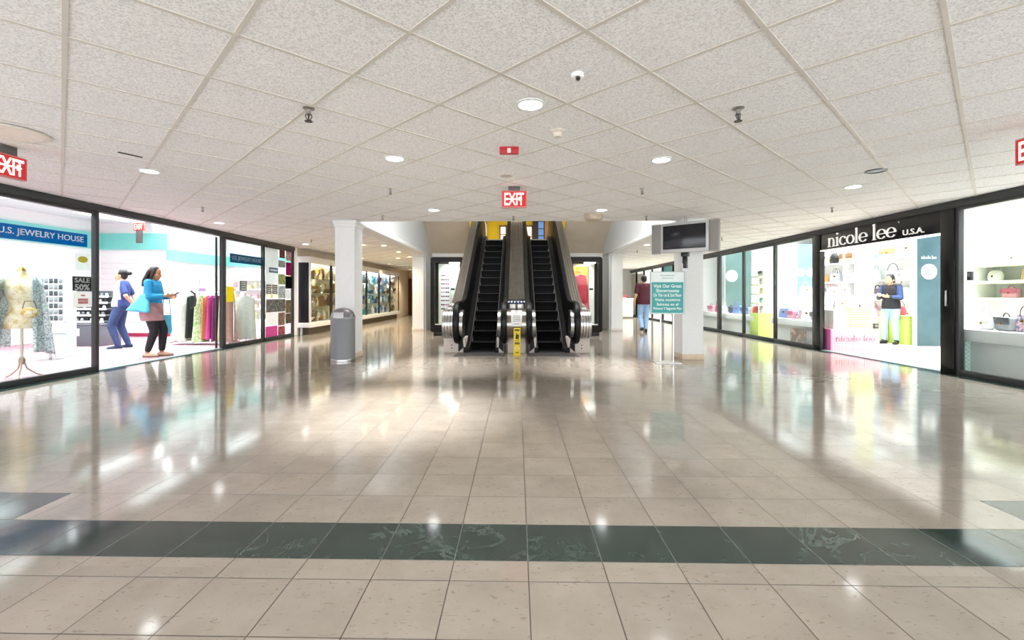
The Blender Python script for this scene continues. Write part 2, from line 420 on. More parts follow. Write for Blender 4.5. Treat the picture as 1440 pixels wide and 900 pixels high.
# ------------------------------------------------------------------ storefront frames
P133, P315, P371, P413 = [onX(p, -WX) for p in (134, 315, 371.5, 412)]
wn = [0]
def window(side, ya, yb, w=.055, label=None, wa=None):
    s = -1 if side == 'L' else 1
    x0, x1 = sorted((s*6.045, s*6.12)); wn[0] += 1; wa = wa or w
    b = MB(); b.box(x0, x1, ya, ya+wa, .0, 2.31, .006); b.box(x0, x1, yb-w, yb, 0, 2.31, .006)
    b.box(x0, x1, ya+wa, yb-w, 0, .075, .006); b.box(x0, x1, ya+wa, yb-w, 2.265, 2.31, .006)
    o = struct(b.build('window_%d' % wn[0], FRAME), label)
    MB().box(s*6.076, s*6.086, ya+wa, yb-w, .075, 2.265).build('pane', SHOPGLASS, o, smooth=False); return o
for s, e, nm in ((-1, P413+.04, 'left'), (1, 25, 'right')):
    x0, x1 = sorted((s*6.02, s*6.16))
    struct(MB().box(x0, x1, 2.6, e, 2.305, CEIL+.002, .008).build('trim_%d' % (4 if s < 0 else 5), FRAME), 'dark metal head rail along the %s shop fronts' % nm)
window('L', 2.7, P133+.05, label='big pane in front of the dress form'); window('L', P315-.06, P371, .05, 'pane in front of the clothes rack', .11); window('L', P371-.04, P413+.05, .06, 'pane covered with posters')
rp = [onX(p, WX) for p in (1345, 1325, 1155, 1145, 1089, 1045, 1012, 985, 968, 946.5, 931, 916.5, 905, 894.5, 886)]
window('R', 2.7, rp[0], .05, 'big pane in front of the white bag counter')
rl = ['pane right beside the dark door post', 'middle pane with the lime green stand behind', 'pane with the white disc behind']
for i in range(3): window('R', rp[3+i]-(.03 if i else 0), rp[4+i]+.03, .045, rl[i])
for i in range(6, 14): window('R', rp[i]-(.0 if i == 6 else .03), rp[i+1]+.03, .12 if i in (9,) else .06, None, .16 if i == 6 else None)
for ya, yb in ((rp[1], rp[0]), (rp[2], rp[3])):
    a, b_ = sorted((ya, yb)); k = MB().box(6.03, 6.13, a, b_, 0, 2.31, .006)
    struct(k.build('trim_%d' % (6 if ya == rp[1] else 7), M('#1a1b1c', .22, .3)), 'glossy black post beside the bag shop entrance')
MB().tube([(6.02, rp[1]-.12, .95), (6.0, rp[1]-.12, .95), (6.0, rp[1]-.12, 1.16), (6.02, rp[1]-.12, 1.16)], .011).build('handle', STEEL, bpy.data.objects['trim_6'])
struct(MB().box(-6.2, -6.06, P133, P315, 0, .012).build('trim_8', M('#8fa0a4', .3)))
struct(MB().box(6.06, 6.2, rp[1], rp[2], 0, .012).build('trim_9', M('#8fa0a4', .3)))
# wall above the shop fronts closing the shops off from the ceiling void
for s, e, nm in ((-1, 14.6, 'left'), (1, 25, 'right')):
    x0, x1 = sorted((s*6.1, s*6.16)); struct(MB().box(x0, x1, 2.6, e, CEIL, 2.95).build('wall_over_%s' % nm, PLASTER, smooth=False))

# ------------------------------------------------------------------ ceiling fittings
def cl(px, py): return fl(px, py, CEIL)
ringm = MB().lathe([(.078, 0), (.098, 0), (.1, -.007), (.082, -.012), (.078, -.003)], seg=28).mesh('ring', M('#dfe3e0', .3))
lensm = MB().lathe([(.0001, -.004), (.05, -.0045), (.078, -.003)], seg=24).mesh('lens', EM('#fbfdff', 12.0))
lensw = MB().lathe([(.0001, -.004), (.05, -.0045), (.078, -.003)], seg=24).mesh('lens', EM('#ffdca6', 14.0))
proto('down', [('ring', ringm), ('lens', lensm)]); proto('downw', [('ring', ringm), ('lens', lensw)])
def lamp(name, typ, loc, energy, color=(1, 1, 1), size=.2, rot=(0, 0, 0), **kw):
    l = bpy.data.lights.new(name, typ); l.energy = energy; l.color = color
    for k, v in kw.items(): setattr(l, k, v)
    if typ == 'AREA' and 'shape' not in kw: l.shape = 'DISK'
    if typ == 'AREA': l.size = size
    else: l.shadow_soft_size = size
    o = bpy.data.objects.new(name, l); COL.objects.link(o); o.location = loc; o.rotation_euler = rot; return o
KEY = .5
DL = [(746, 146, 'nearest round downlight, just left of the domed camera', 60, 0), (555, 222, 'round downlight left of the red call plate', 900, 0),
      (930, 224, 'round downlight right of the red call plate', 90, 0), (210, 240, 'round downlight near the big left shop window', 90, 0),
      (308, 313, 'round downlight above the left shop entrance', 60, 0), (610, 295, 'small downlight left of the hanging exit sign', 700, 0),
      (846, 295, 'small downlight right of the hanging exit sign', 700, 0), (430, 343, 'downlight in front of the first wall showcase', 50, 0),
      (511, 344, 'downlight just behind the left front column', 40, 1), (540, 345, 'second downlight behind the left front column', 40, 1),
      (509, 363, 'warm downlight above the long wall showcases', 40, 1), (561, 354, 'warm downlight over the middle of the left corridor', 40, 1),
      (560, 363, 'warm downlight over the left corridor, brightest of the cluster', 40, 1), (548, 371, 'warm downlight near the far showcases', 40, 1),
      (576, 361, 'warm downlight beside the far left column', 40, 1), (577, 379, 'warm downlight near the brown door', 40, 1),
      (910, 344, 'downlight in the right corridor left of the television', 60, 0), (1200, 262, 'faint downlight before the bag shop header', 60, 0)]
for px, py, lab, en, warm in DL:
    x, y = cl(px, py)
    place('downw' if warm else 'down', 'downlight', lab, 'ceiling light', (x, y, CEIL), group='round ceiling downlights')
    lamp('spot_beam', 'SPOT', (x, y, CEIL-.03), en*(2.2 if warm else KEY), (1, .80, .55) if warm else (.97, .98, 1), .06, spot_size=radians(120 if en < 150 else 66), spot_blend=.9)
ringb = MB().lathe([(.0001, .0), (.12, -.004), (.2, -.008), (.25, -.006), (.26, 0)], seg=32).mesh('cover', M('#e6ddd2', .6))
x, y = cl(10, 185); place1 = link('ceiling_speaker', ringb); place1.location = (x, y, CEIL-.006); tag(place1, 'wide round cream disc on the ceiling near the left exit sign', 'ceiling speaker')
x, y = cl(1232, 240); o = place('down', 'downlight', 'unlit tilted downlight before the bag shop entrance', 'ceiling light', (x, y, CEIL), mats=[M('#3a3e48', .3), M('#8d94a0', .3)])
x, y = cl(784, 184); o = MB().lathe([(.0001, -.05), (.03, -.05), (.035, -.02), (.06, -.006), (.062, 0)], seg=20).build('smoke_detector', M('#d9cec4', .6), loc=(x, y, CEIL)); tag(o, 'small cream detector behind the nearest downlight', 'detector')
x, y = cl(712, 245); o = MB().lathe([(.0001, -.02), (.07, -.02), (.08, 0)], seg=24).build('ceiling_disc', M('#c5bdb6', .6), loc=(x, y, CEIL)); tag(o, 'flat grey disc on the ceiling before the exit sign', 'detector')
x, y = cl(833, 303); o = MB().lathe([(.0001, -.12), (.06, -.12), (.13, -.09), (.15, -.03), (.15, 0)], seg=24).build('smoke_detector', M('#b7a893', .7), loc=(x, y-.1, CEIL)); tag(o, 'tan dome detector at the edge of the ceiling', 'detector')
# sprinklers : deflector below a stem
em = MB().lathe([(.03, 0), (.03, -.004), (.012, -.008), (.011, -.03), (.016, -.034)], seg=14).mesh('escutcheon', M('#9a968f', .35, .8))
fm = MB(); fm.tube([(.012, 0, -.03), (.016, 0, -.045), (.004, 0, -.064)], .003, 6); fm.tube([(-.012, 0, -.03), (-.016, 0, -.045), (-.004, 0, -.064)], .003, 6); fm.cyl((0, 0, -.03), (0, 0, -.066), .004, seg=8)
fm = fm.mesh('sprinkler_frame', M('#5d5a55', .35, .8)); dm = MB().lathe([(.0001, -.066), (.02, -.067), (.02, -.07), (.0001, -.07)], seg=14).mesh('deflector', M('#4a4844', .35, .8))
proto('spk', [('escutcheon', em), ('sprinkler_frame', fm), ('deflector', dm)])
for px, py, lab in ((434, 152, 'left'), (1038, 152, 'right')):
    x, y = cl(px, py); place('spk', 'sprinkler_head', 'metal sprinkler head on the near ceiling, the large %s one' % lab, 'sprinkler', (x, y, CEIL), rz=.5, sc=1.35, group='ceiling sprinklers')
for px, py, lab in ((549, 265, 'left of the exit sign'), (903, 265, 'right of the exit sign'), (285, 291, 'above the left shop entrance'), (538, 303, 'near the left front column'), (722, 304, 'in front of the escalator opening'), (909, 304, 'left of the television'), (1170, 292, 'above the shop name on the right'), (438, 337, 'beside the first wall showcase'), (1015, 334, 'right of the television'), (896, 352, 'in the right corridor behind the hanging board')):
    x, y = cl(px, py); place('spk', 'sprinkler_head', 'small metal sprinkler head on the ceiling %s' % lab, 'sprinkler', (x, y, CEIL), rz=.3, group='ceiling sprinklers')
# domed camera
x, y = cl(812, 104); t = thing('dome_camera', 'white domed security camera on the near ceiling', 'camera', (x, y, CEIL)); t.scale = (.68, .68, .68)
MB().lathe([(.055, 0), (.057, -.02), (.045, -.035)], seg=24).build('base', SHINYWHITE, t); MB().sph((0, -.004, -.036), .034, seg=20).build('ball', M('#cfc8c2', .3), t)
MB().cyl((0, -.02, -.045), (0, -.045, -.06), .021, .02, 20).build('lens_hood', M('#4b4947', .3), t); MB().cyl((0, -.04, -.057), (0, -.0465, -.061), .011, seg=16).build('lens', BLACK, t)
# red fire strobe
x, y = cl(716, 207); t = thing('ceiling_fire_strobe', 'red fire alarm strobe plate under the ceiling', 'alarm', (x, y, CEIL))
RED = M('#b8252b', .4, var=.05)
MB().box(-.085, .085, -.02, .03, -.06, 0, .006).build('plate', RED, t); MB().box(-.016, .016, -.045, -.02, -.06, -.02, .004).build('strobe_lens', M('#ead9d6', .15), t)
# exit signs
EXL = EM('#ffe3d2', 1.5)
def exit_sign(loc, face, label, w=.28, h=.18, arrow=1):
    t = thing('exit_sign', label, 'exit sign', (loc[0], loc[1], loc[2]))
    fr = frame((0, 0, 0), face); r3 = fr.to_3x3()
    def bx(u0, u1, v0, v1, w0, w1, nm, m, bev=.004):
        b = MB(); b.box(u0, u1, v0, v1, w0, w1, bev); b._fin(list(b.b.verts), fr); return b.build(nm, m, t)
    bx(-w/2-.012, w/2+.012, -h/2-.012, h/2+.012, -.025, .025, 'housing', M('#c9837b', .35))
    bx(-w/2, w/2, -h/2, h/2, .024, .028, 'face', M('#b3161e', .4, emit=.35, var=.03), 0)
    bx(-.07, .07, h/2+.01, CEIL-loc[2]-.001, -.025, .025, 'mount', M('#5b5654', .5))
    n = r3 @ Vector((0, 0, 1))
    text('letters', 'EXIT', h*.82, Vector(loc)+n*.029, face, EXL, t, width=w*.84, bold=.012)
    b = MB()
    b.box(-w*.25, w*.25, -.007, .007, .0335, .0355); b.prism([(w*.2, .026), (w*.36, 0), (w*.2, -.026)] if arrow > 0 else [(-w*.2, .026), (-w*.36, 0), (-w*.2, -.026)], 'z', .0335, .0355)
    b._fin(list(b.b.verts), fr); b.build('arrow', EXL, t, smooth=False); return t
x, y = fl(723, 268, CEIL); exit_sign((onY(723, 5.6), 5.6, zz(280.5, 0, 5.6)), 'F', 'red lit exit sign hanging before the escalators')
exit_sign((-4.45, 3.97, 2.225), 'L', 'red exit sign above the left shop front, cut by the picture edge')
exit_sign((3.97, 3.62, 2.225), 'R', 'red exit sign above the right shop front, cut by the picture edge', arrow=-1)

# ================================================================== ESCALATORS
def sp(v, k): return v if v/k > 30 else k*math.log(1+math.exp(max(-40, v/k)))
def HL(Y): return .955+.577*sp(Y-9.95, .16)-.577*sp(Y-14.5, .16)
def SL(Y): return .577*sp(Y-9.03, .09)
RUBBER = MATTE('#09090b', .38, .3); STEPB = MATTE('#0a0a0b', .8, .06); NOSE = MATTE('#3a3a3b', .6, .2); DARKP = MATTE('#070708', .35, .12); TRIML = M('#5c5c5a', .4, .6)
COVERM = M('#cfc2b8', .5, var=.03)
YO = 8.85
def path(y0, y1, n, fn): return [(y0+(y1-y0)*i/n, fn(y0+(y1-y0)*i/n)) for i in range(n+1)]
def escalator(xc, out, label):
    t = thing('escalator', label, 'escalator', (xc, YO, 0))
    L = lambda Y: Y-YO
    sx = -.025*out
    for k in range(15):
        y0 = 8.88+.338*k; z1 = SL(y0+.10); z0 = SL(y0-.238) if k else -.02
        b = MB(); pr = [(L(y0), z0-.04), (L(y0)+.012, (z0+z1)/2), (L(y0)-.006, z1), (L(y0)+.345, z1), (L(y0)+.345, z1-.05), (L(y0)+.06, z0-.06)]
        s = b.prism(pr, 'x', -.245+sx, .245+sx).build('step', STEPB, t, smooth=False)
        MB().box(-.235+sx, .235+sx, L(y0)-.008, L(y0)+.022, z1-.002, z1+.004).build('nosing', NOSE, s, smooth=False)
    pts = path(8.84, 15.6, 40, lambda Y: min(SL(Y), 2.78))
    hp = path(8.84, 15.6, 40, HL)
    for sd in (-1, 1):
        i0 = .247*sd+sx
        # skirt beside the steps, then the leaning inner panel up to the rail
        rings = [[(i0, L(y), z-.05), (i0, L(y), z+.09), (.335*sd, L(y), z+.10), (.335*sd, L(y), z-.05)] for y, z in pts]
        MB().loft(rings).build('skirt', DARKP, t, smooth=False)
        MB().tube([(.252*sd+sx, L(y), z+.094) for y, z in pts], .008, 6).build('skirt_trim', TRIML, t)
        rings = [[(.335*sd, L(y), z+.10), (.40*sd, L(y), h-.03), (.43*sd, L(y), h-.03), (.43*sd, L(y), max(0.02, z-.1))] for (y, z), (_, h) in zip(pts, hp)]
        MB().loft(rings).build('inner_panel', DARKP, t, smooth=False)
        # rounded panel end inside the rail
        q = [(L(8.85)+.335*cos(radians(a)), .58+.335*sin(radians(a))) for a in range(90, 271, 10)]
        MB().prism(q, 'x', .385*sd, .46*sd).build('newel_panel', DARKP, t)
        q = [(L(8.85)+.30*cos(radians(a)), .55+.27*sin(radians(a))) for a in range(90, 271, 10)]
        MB().prism(q+[(L(9.0), .28), (L(9.0), .82)], 'x', *sorted((.325*sd, .392*sd))).build('newel_trim', STEEL, t)
        # handrail
        q = [(L(9.5), .205), (L(8.85), .205)]+[(L(8.85)+.375*cos(radians(a)), .58+.375*sin(radians(a))) for a in range(260, 89, -10)]
        q += [(L(y), z) for y, z in path(9.0, 15.5, 36, HL)]
        rp_ = []
        for i, (y, z) in enumerate(q):
            a = q[max(0, i-1)]; b_ = q[min(len(q)-1, i+1)]; d = Vector((b_[0]-a[0], b_[1]-a[1])).normalized(); nx = Vector((-d.y, d.x))
            rp_.append([(.445*sd+.052*cos(2*pi*k/12), y+nx.x*.03*sin(2*pi*k/12), z+nx.y*.03*sin(2*pi*k/12)) for k in range(12)])
        MB().loft(rp_).build('handrail', RUBBER, t)
    # stainless outer cladding with its drum shaped front
    def clad(xa, xb, nm='outer_cladding'):
        q = [(L(8.88)+.27*cos(radians(a)), .55+.275*sin(radians(a))) for a in range(268, 91, -9)]
        q += [(L(9.0), .825), (L(9.2), .825), (L(9.25), .86), (L(9.4), .89)]+[(L(y), z-.055) for y, z in path(9.6, 15.5, 30, HL)]
        q += [(L(15.5), 2.4), (L(14.0), 2.2)]+[(L(10.1), .28)]
        b = MB()
        rings = [[(x, y, z) for y, z in q] for x in (xa, xa+.012*(1 if xb > xa else -1), xb-.012*(1 if xb > xa else -1), xb)]
        cy = .5
        for j in (0, 3): rings[j] = [(p[0], L(8.88)+(p[1]-L(8.88))*(.965 if p[1] < L(9.0) else 1), .55+(p[2]-.55)*.965 if p[1] < L(9.0) else p[2]-.012) for p in rings[j]]
        o = b.loft(rings).build(nm, STEEL, t)
        r2 = MB()
        for xr in (xa+(xb-xa)*.28, xa+(xb-xa)*.52, xa+(xb-xa)*.76): r2.tube([(xr, y, z) for y, z in q[2:-6]], .006, 6)
        r2.build('rib', M('#8f8f8e', .3, 1.0), o)
        return o
    clad(.495*out, .715*out)
    w = .715*out; x0, x1 = sorted((.30*out, w))
    cv = MB().box(x0, x1, L(8.86), L(10.0), 0, .285, .008).build('base_cover', COVERM, t)
    for zq in (.09, .15): MB().cyl((.56*out, L(8.862), zq), (.56*out, L(8.852), zq), .012, seg=12).build('button', BLACK, cv)
    MB().box(.62*out-.05, .62*out+.05, L(9.0), L(9.2), .815, .862, .008).build('control_box', M('#d9d6d2', .3, .5), t)
    x0, x1 = sorted((-.30*out, -.44*out)); MB().box(x0, x1, L(8.86), L(10.0), 0, .285, .006).build('base_cover', COVERM, t)
    MB().box(-.46, .46, L(8.28), L(8.88), .0, .008, .003).build('landing_plate', M('#7d7a77', .35, .7), t)
    MB().box(-.24, .24, L(8.80), L(8.93), .008, .016).build('comb', M('#4b4b4b', .35, .7), t)
    return t
escalator(-.685, -1, 'left black escalator with stainless side cladding'); escalator(.665, 1, 'right black escalator with stainless side cladding')
# divider deck between the two
t = thing('escalator_divider', 'stainless sloping deck between the two escalators', 'deck', (-.01, YO, 0))
L = lambda Y: Y-YO
q = [(L(8.88)+.30*cos(radians(a)), .55+.285*sin(radians(a))) for a in range(268, 91, -9)]+[(L(9.2), .83)]+[(L(y), z-.06) for y, z in path(9.6, 15.5, 30, HL)]+[(L(15.5), 2.4), (L(10.1), .28)]
MB().prism(q, 'x', -.195, .18).build('deck', M('#9c988f', .22, 1.0, var=.12, scale=5), t)
k = MB()
for xx in (-.115, -.06, .06, .115): k.tube([(xx, L(y), z-.056) for y, z in path(9.6, 15.5, 24, HL)], .006, 6)
k.build('seam', TRIML, t)
MB().box(-.17, .17, L(8.86), L(10), 0, .285, .006).build('base_cover', COVERM, t)
fp = MB().box(-.13, .13, L(8.86), L(8.9), .84, .93, .01).build('control_box', M('#dad7d3', .3, .4), t)
MB().box(-.022, .022, L(8.852), L(8.87), .84, .93, .004).build('key_switch', M('#4a4a4c', .4), fp)
q = [(L(8.88)+.306*cos(radians(a)), .55+.291*sin(radians(a))) for a in range(115, 186, 7)]
nt = MB().loft([[(-.1, y, z), (.1, y, z), (.1, y+.004, z-.002), (-.1, y+.004, z-.002)] for y, z in q]).build('notice_plate', M('#efedea', .4), t)
k = MB()
for j, (a, hw) in enumerate(((122, .03), (128, .045), (134, .02), (142, .06), (148, .07), (154, .07), (160, .065), (166, .07), (176, .05))):
    y, z = L(8.88)+.3085*cos(radians(a)), .55+.2935*sin(radians(a)); k.box(-hw, hw, y-.002, y+.002, z-.005, z+.005)
k.build('print', M('#77777a', .6), nt, smooth=False)
# clear discs that stop people sliding down the deck
k = thing('slide_guard', 'row of small clear and blue guards across the divider deck', 'guard', (-.01, 9.62, HL(9.62)-.055))
for i, xx in enumerate((-.16, -.1, -.035, .035, .1, .16)):
    o = MB().box(xx-.028, xx+.028, -.012, .012, 0.001, .11, .01).build('guard_plate', glass('#c8d4ee', 1.5), k)
    MB().cyl((xx, -.014, .05), (xx, .02, .05), .013, seg=10).build('stud', CHROME, o)
MB().box(-.19, .18, .012, .03, .018, .04, .003).build('rail', M('#5a6f9c', .3, .6), k)
# yellow caution strip
YEL = M('#e0c416', .5, var=.04)
t = thing('caution_sign', 'narrow yellow caution strip standing before the escalator divider', 'caution sign', (.0, 8.50, 0))
fz = .5
MB().box(-.062, .062, -.008, .008, .0, fz, .004).build('board', YEL, t); MB().box(-.07, .07, -.03, .05, 0, .012, .003).build('foot', YEL, t)
k = MB(); k.cyl((-.01, -.0085, .40), (-.01, -.0105, .40), .012, seg=12); k.prism([(-.03, .30), (.015, .30), (.02, .385), (-.02, .385)], 'y', -.0105, -.0085); k.box(.02, .035, -.0105, -.0085, .29, .38)
for zq, hw, hh in ((.465, .045, .012), (.445, .04, .004), (.225, .045, .012), (.265, .04, .004), (.205, .045, .004), (.05, .035, .008)): k.box(-hw, hw, -.0105, -.0085, zq-hh, zq+hh)
k.build('pictogram', M('#2a2608', .6), t, smooth=False)
k = MB(); k.tube([(.038*cos(a), -.009, .13+.038*sin(a)) for a in [2*pi*i/20 for i in range(20)]], .004, 6, closed=True); k.box(-.03, .03, -.011, -.0085, .126, .134); k.build('symbol', M('#f4ecc0', .6), t, smooth=False)

# what the upper landing shows over the last steps
def lit_window(px0, px1, pytop, col, st, label, frame='#7a4a1e', bars=3):
    a, b_ = onY(px0, 20.45), onY(px1, 20.45); zt_ = zz(pytop, 0, 20.45); wn[0] += 1
    f = MB()
    for u in (a-.05, b_): f.box(u, u+.05, 20.4, 20.5, 2.775, zt_+.06)
    f.box(a-.05, b_+.05, 20.4, 20.5, zt_, zt_+.07)
    for i in range(1, bars): f.box(a, b_, 20.42, 20.47, 2.775+(zt_-2.775)*i/bars-.015, 2.775+(zt_-2.775)*i/bars+.015)
    o = struct(f.build('window_%d' % wn[0], M(frame, .5), smooth=False), label); MB().box(a, b_, 20.47, 20.49, 2.775, zt_).build('pane', EM(col, st), o, smooth=False)
lit_window(704, 711, 319, '#fff0dc', 1.0, 'lit shop window on the upper floor, left of the deck', bars=4); lit_window(740, 747.5, 319, '#ffe6c8', 1.0, 'lit shop window on the upper floor, right of the deck', bars=3)
lit_window(757, 764.5, 312, '#6f97c9', .7, 'bluish lit shop window on the upper floor', '#2b2420', 5); lit_window(674, 683, 314, '#b98a72', .7, 'reddish glowing pane standing for goods on the upper floor', '#e6ddd0', 5)  # the reddish pane is an added glow in place of shelved goods
a, b_ = onY(749, 20.4), onY(756, 20.4); struct(MB().box(a, b_, 20.38, 20.5, 2.775, 4.4).build('door_3', M('#2a1c12', .4)), 'dark door on the upper floor')
a, b_ = onY(766, 20.4), onY(782, 20.4); struct(MB().box(a, b_, 20.38, 20.5, 2.775, 4.6).build('wall_upper_panel', M('#a8743c', .6)), 'orange brown wall panel on the upper floor')

# dark strip under the ceiling, painted as the shade in a tile gap
x, y = cl(182, 217); a = cl(166, 213.5); b_ = cl(200, 221); ln = sqrt((a[0]-b_[0])**2+(a[1]-b_[1])**2)
k = MB(); k.box(-ln/2, ln/2, -.012, .012, -.006, .002, mat4=Matrix.Rotation(atan2(b_[1]-a[1], b_[0]-a[0]), 4, 'Z'))
struct(k.build('trim_12', M('#3a3630', .9), loc=((a[0]+b_[0])/2, (a[1]+b_[1])/2, CEIL), smooth=False))
# ================================================================== HALL FURNITURE
# grey dome top bin
x, y = fl(476.5, 509); y += .185
t = thing('litter_bin', 'grey dome topped litter bin in front of the white column', 'litter bin', (x+.0, y-.005, 0))
GREYP = M('#8b8e93', .4, .1, var=.03, scale=120)
MB().lathe([(.196, .03), (.198, .05), (.198, .69), (.203, .7), (.203, .715)], seg=40).build('body', GREYP, t)
MB().lathe([(.196, 0), (.202, .004), (.202, .035), (.196, .04)], seg=40).build('base_ring', STEEL, t)
d = MB().lathe([(.203, .715), (.2, .74), (.185, .79), (.15, .838), (.1, .87), (.05, .885), (.0001, .89)], seg=40).build('dome_lid', M('#9a9b9e', .22, .75, var=.03), t)
MB().prism([(-.205, .725), (-.187, .815), (-.13, .815), (-.13, .725)], 'x', -.085, .085).build('flap', STEEL, d)
# television on a post by the column
x0, y0, x1, y1 = 2.30, 8.0, 3.15, 7.32
cxm, cym = (x0+x1)/2, (y0+y1)/2-.02; ang = atan2(y1-y0, x1-x0); W = sqrt((x1-x0)**2+(y1-y0)**2)
t = thing('television', 'silver flat television with side speakers, hung below the ceiling', 'television', (cxm, cym, 1.80), ang)
SIL = M('#c4c3c1', .4, .2, var=.02); H = .49
MB().box(-W/2+.155, W/2-.155, -.03, .05, -.005, H, .012).build('bezel', SIL, t)
MB().box(-W/2+.2, W/2-.2, -.036, -.028, .055, H-.045, .003).build('screen', M('#1b1b22', .18, var=.05), t)
for sd in (-1, 1):
    a, b_ = sorted((sd*(W/2-.15), sd*(W/2-.0)))
    s = MB().box(a, b_, -.03, .04, -.01, H+.0, .01).build('speaker', M('#a19f9d', .5, .1, var=.02), t)
    MB().box(a+.012, b_-.012, -.034, -.028, .01, H-.02, .004).build('grille', M('#8f8c89', .7, var=.12, scale=260), s)
MB().box(-W/2+.17, W/2-.17, .05, .12, .06, H-.06, .02).build('back_shell', M('#3a3b3d', .5), t)
MB().cyl((0, .06, H-.02), (0, .06, CEIL-1.80-.001), .022, seg=12).build('ceiling_pole', M('#b9b5b0', .4, .5), t)
k = MB(); k.box(-.055, .055, -.01, .09, -.07, .0, .006); k.build('bracket', BLACK, t)
k = MB(); k.box(-.03, .03, .02, .08, -.26, -.06, .006); k.box(-.045, -.03, .03, .07, -.18, -.06, .003); k.build('cable_box', BLACK, t)
# hanging showroom board on two legs
t = thing('directory_board', 'teal and white board on two thin legs in front of the right column', 'notice board', (2.44, 7.62, 0), -.10)
TEAL = M('#3fa3a1', .45, var=.02); zt, zb = 1.475, .80
MB().box(-.262, .262, -.014, .014, zb, zt, .004).build('panel', M('#e9f0ee', .4, var=.02), t)
MB().box(-.25, .25, -.018, -.013, zb+.012, zt-.165).build('teal_print', TEAL, t, smooth=False)
f = MB()
for a in (-.268, .262): f.box(a, a+.006, -.018, .018, zb-.008, zt+.008)
for z in (zb-.008, zt): f.box(-.268, .268, -.018, .018, z, z+.008)
f.build('frame', M('#8fa5a2', .35, .5), t, smooth=False)
fb = t.matrix_basis.copy()
m0 = Matrix.Translation((2.44, 7.62, 0)) @ Matrix.Rotation(-.10, 4, 'Z'); t.matrix_basis = m0
rgt = m0.to_3x3() @ Vector((1, 0, 0)); nrm = m0.to_3x3() @ Vector((0, -1, 0))
def onboard(s, h, w, z, m, bold=.012): text('lettering', s, h, m0 @ Vector((0, -.0185, z)), (rgt, nrm), m, t, width=w, bold=bold, depth=.003)
WL = M('#f2f8f6', .5, var=.01)
zz0 = zt-.165
for i, (s, w) in enumerate((('Visit Our Great', .44), ('Showrooms', .36), ('On The 1st & 2nd Floor', .44), ('Visite nuestros', .40), ('Salones en el', .34), ('Primero Y Segundo Piso', .44))):
    onboard(s, .056 if i in (0, 1, 2, 5) else .046, w, zz0-.062-.074*i, WL)
k = MB(); k.box(-.11, .11, -.0165, -.0135, zt-.062, zt-.05); k.box(-.09, .09, -.0165, -.0135, zt-.105, zt-.095); k.build('faint_print', M('#a9c0c9', .5), t, smooth=False)
for sd in (-.10, .10):
    MB().cyl((sd, .02, .015), (sd, .02, zt-.05), .012, seg=12).build('leg', CHROME, t)
MB().box(-.2, .2, -.13, .17, 0, .015, .005).build('base_plate', M('#dcdcda', .25, .6), t)
# framed vitrines on either side of the escalators
VF = MATTE('#161513', .5, .15)
def vitrine(x0, x1, label):
    yv, dp = 12.55, .75
    t = thing('vitrine', label, 'display case', ((x0+x1)/2, yv, 0)); w = (x1-x0)/2; zt = 2.13; fw = .115
    def rr(hw, z0, z1, r, n=6):
        pts = []
        for cx, cz, a0 in ((hw-r, z0+r, -90), (hw-r, z1-r, 0), (-hw+r, z1-r, 90), (-hw+r, z0+r, 180)):
            for i in range(n+1): a = radians(a0+90*i/n); pts.append((cx+r*cos(a), cz+r*sin(a)))
        return pts
    o, i_ = rr(w, .10, zt, .07), rr(w-fw, .29, zt-.14, .015)
    def ring(y, q): return [(u, y, v) for u, v in q]
    b = MB(); b.loft([ring(.10, o), ring(0.02, o), ring(.0, [(u*.985, v) for u, v in o]), ring(.0, i_), ring(.10, i_), ring(.10, o)], False, False).build('frame', VF, t)
    b = MB(); b.loft([ring(dp, o), ring(dp-.10, o), ring(dp-.10, i_), ring(dp, i_), ring(dp, o)], False, False); b.build('rear_frame', VF, t)
    b = MB(); b.box(-w+.01, w-.01, .10, dp-.1, zt-.1, zt-.01, .004); b.build('roof', VF, t); MB().box(-w+.03, w-.03, .1, dp-.1, .2, .285, .004).build('deck', M('#b9bdb6', .5), t)
    MB().box(-w+.08, w-.08, .05, dp-.05, .0, .12, .004).build('plinth', BLACK, t)
    MB().box(-w+fw, w-fw, .045, .052, .29, zt-.14).build('front_glass', CLEAR, t, smooth=False)
    MB().box(-w+.03, w-.03, dp-.09, dp-.08, .285, zt-.1).build('back_panel', M('#cfd5c6', .5), t)
    for sd in (-1, 1): MB().box(sd*(w-.02)-.005, sd*(w-.02)+.005, .1, dp-.1, .29, zt-.1).build('side_glass', CLEAR, t, smooth=False)
    MB().box(.02, .3, .2, .5, zt-.16, zt-.11, .01).build('lamp', EM('#fffdf5', 5), t)
    lk = MB().box(.10, .2, .018, .045, 1.235, 1.285, .004).build('lock', BLACK, t)
    lamp('vitrine_light', 'AREA', (t.location.x, yv+.35, zt-.17), 6, (1, 1, .97), .7, spread=radians(110))
    return t
VLX = (onY(605, 12.55), onY(652.7, 12.55)); VRX = (onY(800, 12.55), onY(847.5, 12.55))
vitrine(*VLX, 'dark framed glass vitrine left of the escalators'); vitrine(*VRX, 'dark framed glass vitrine right of the escalators')
vx = VLX[0]
t = thing('sunglasses_tower', 'white sunglasses tower inside the left vitrine', 'display stand', (vx+.36, 12.95, .286))
MB().box(-.13, .13, -.1, .1, 0, 1.42, .008).build('column', WHITE, t); MB().box(-.135, .135, -.11, .11, 1.42, 1.47, .006).build('lamp_cap', EM('#ffffff', 4), t)
sg = MB()
for sd in (-1, 1): sg.sph((sd*.028, 0, 0), .026, .006, .02, 12); sg.tube([(sd*.052, 0, .008), (sd*.056, .03, .006), (sd*.054, .07, -.005)], .003, 5)
sg.tube([(-.008, 0, .006), (0, -.002, .01), (.008, 0, .006)], .003, 5)
proto('sung', [('sunglasses', sg.mesh('sunglasses', BLACK))])
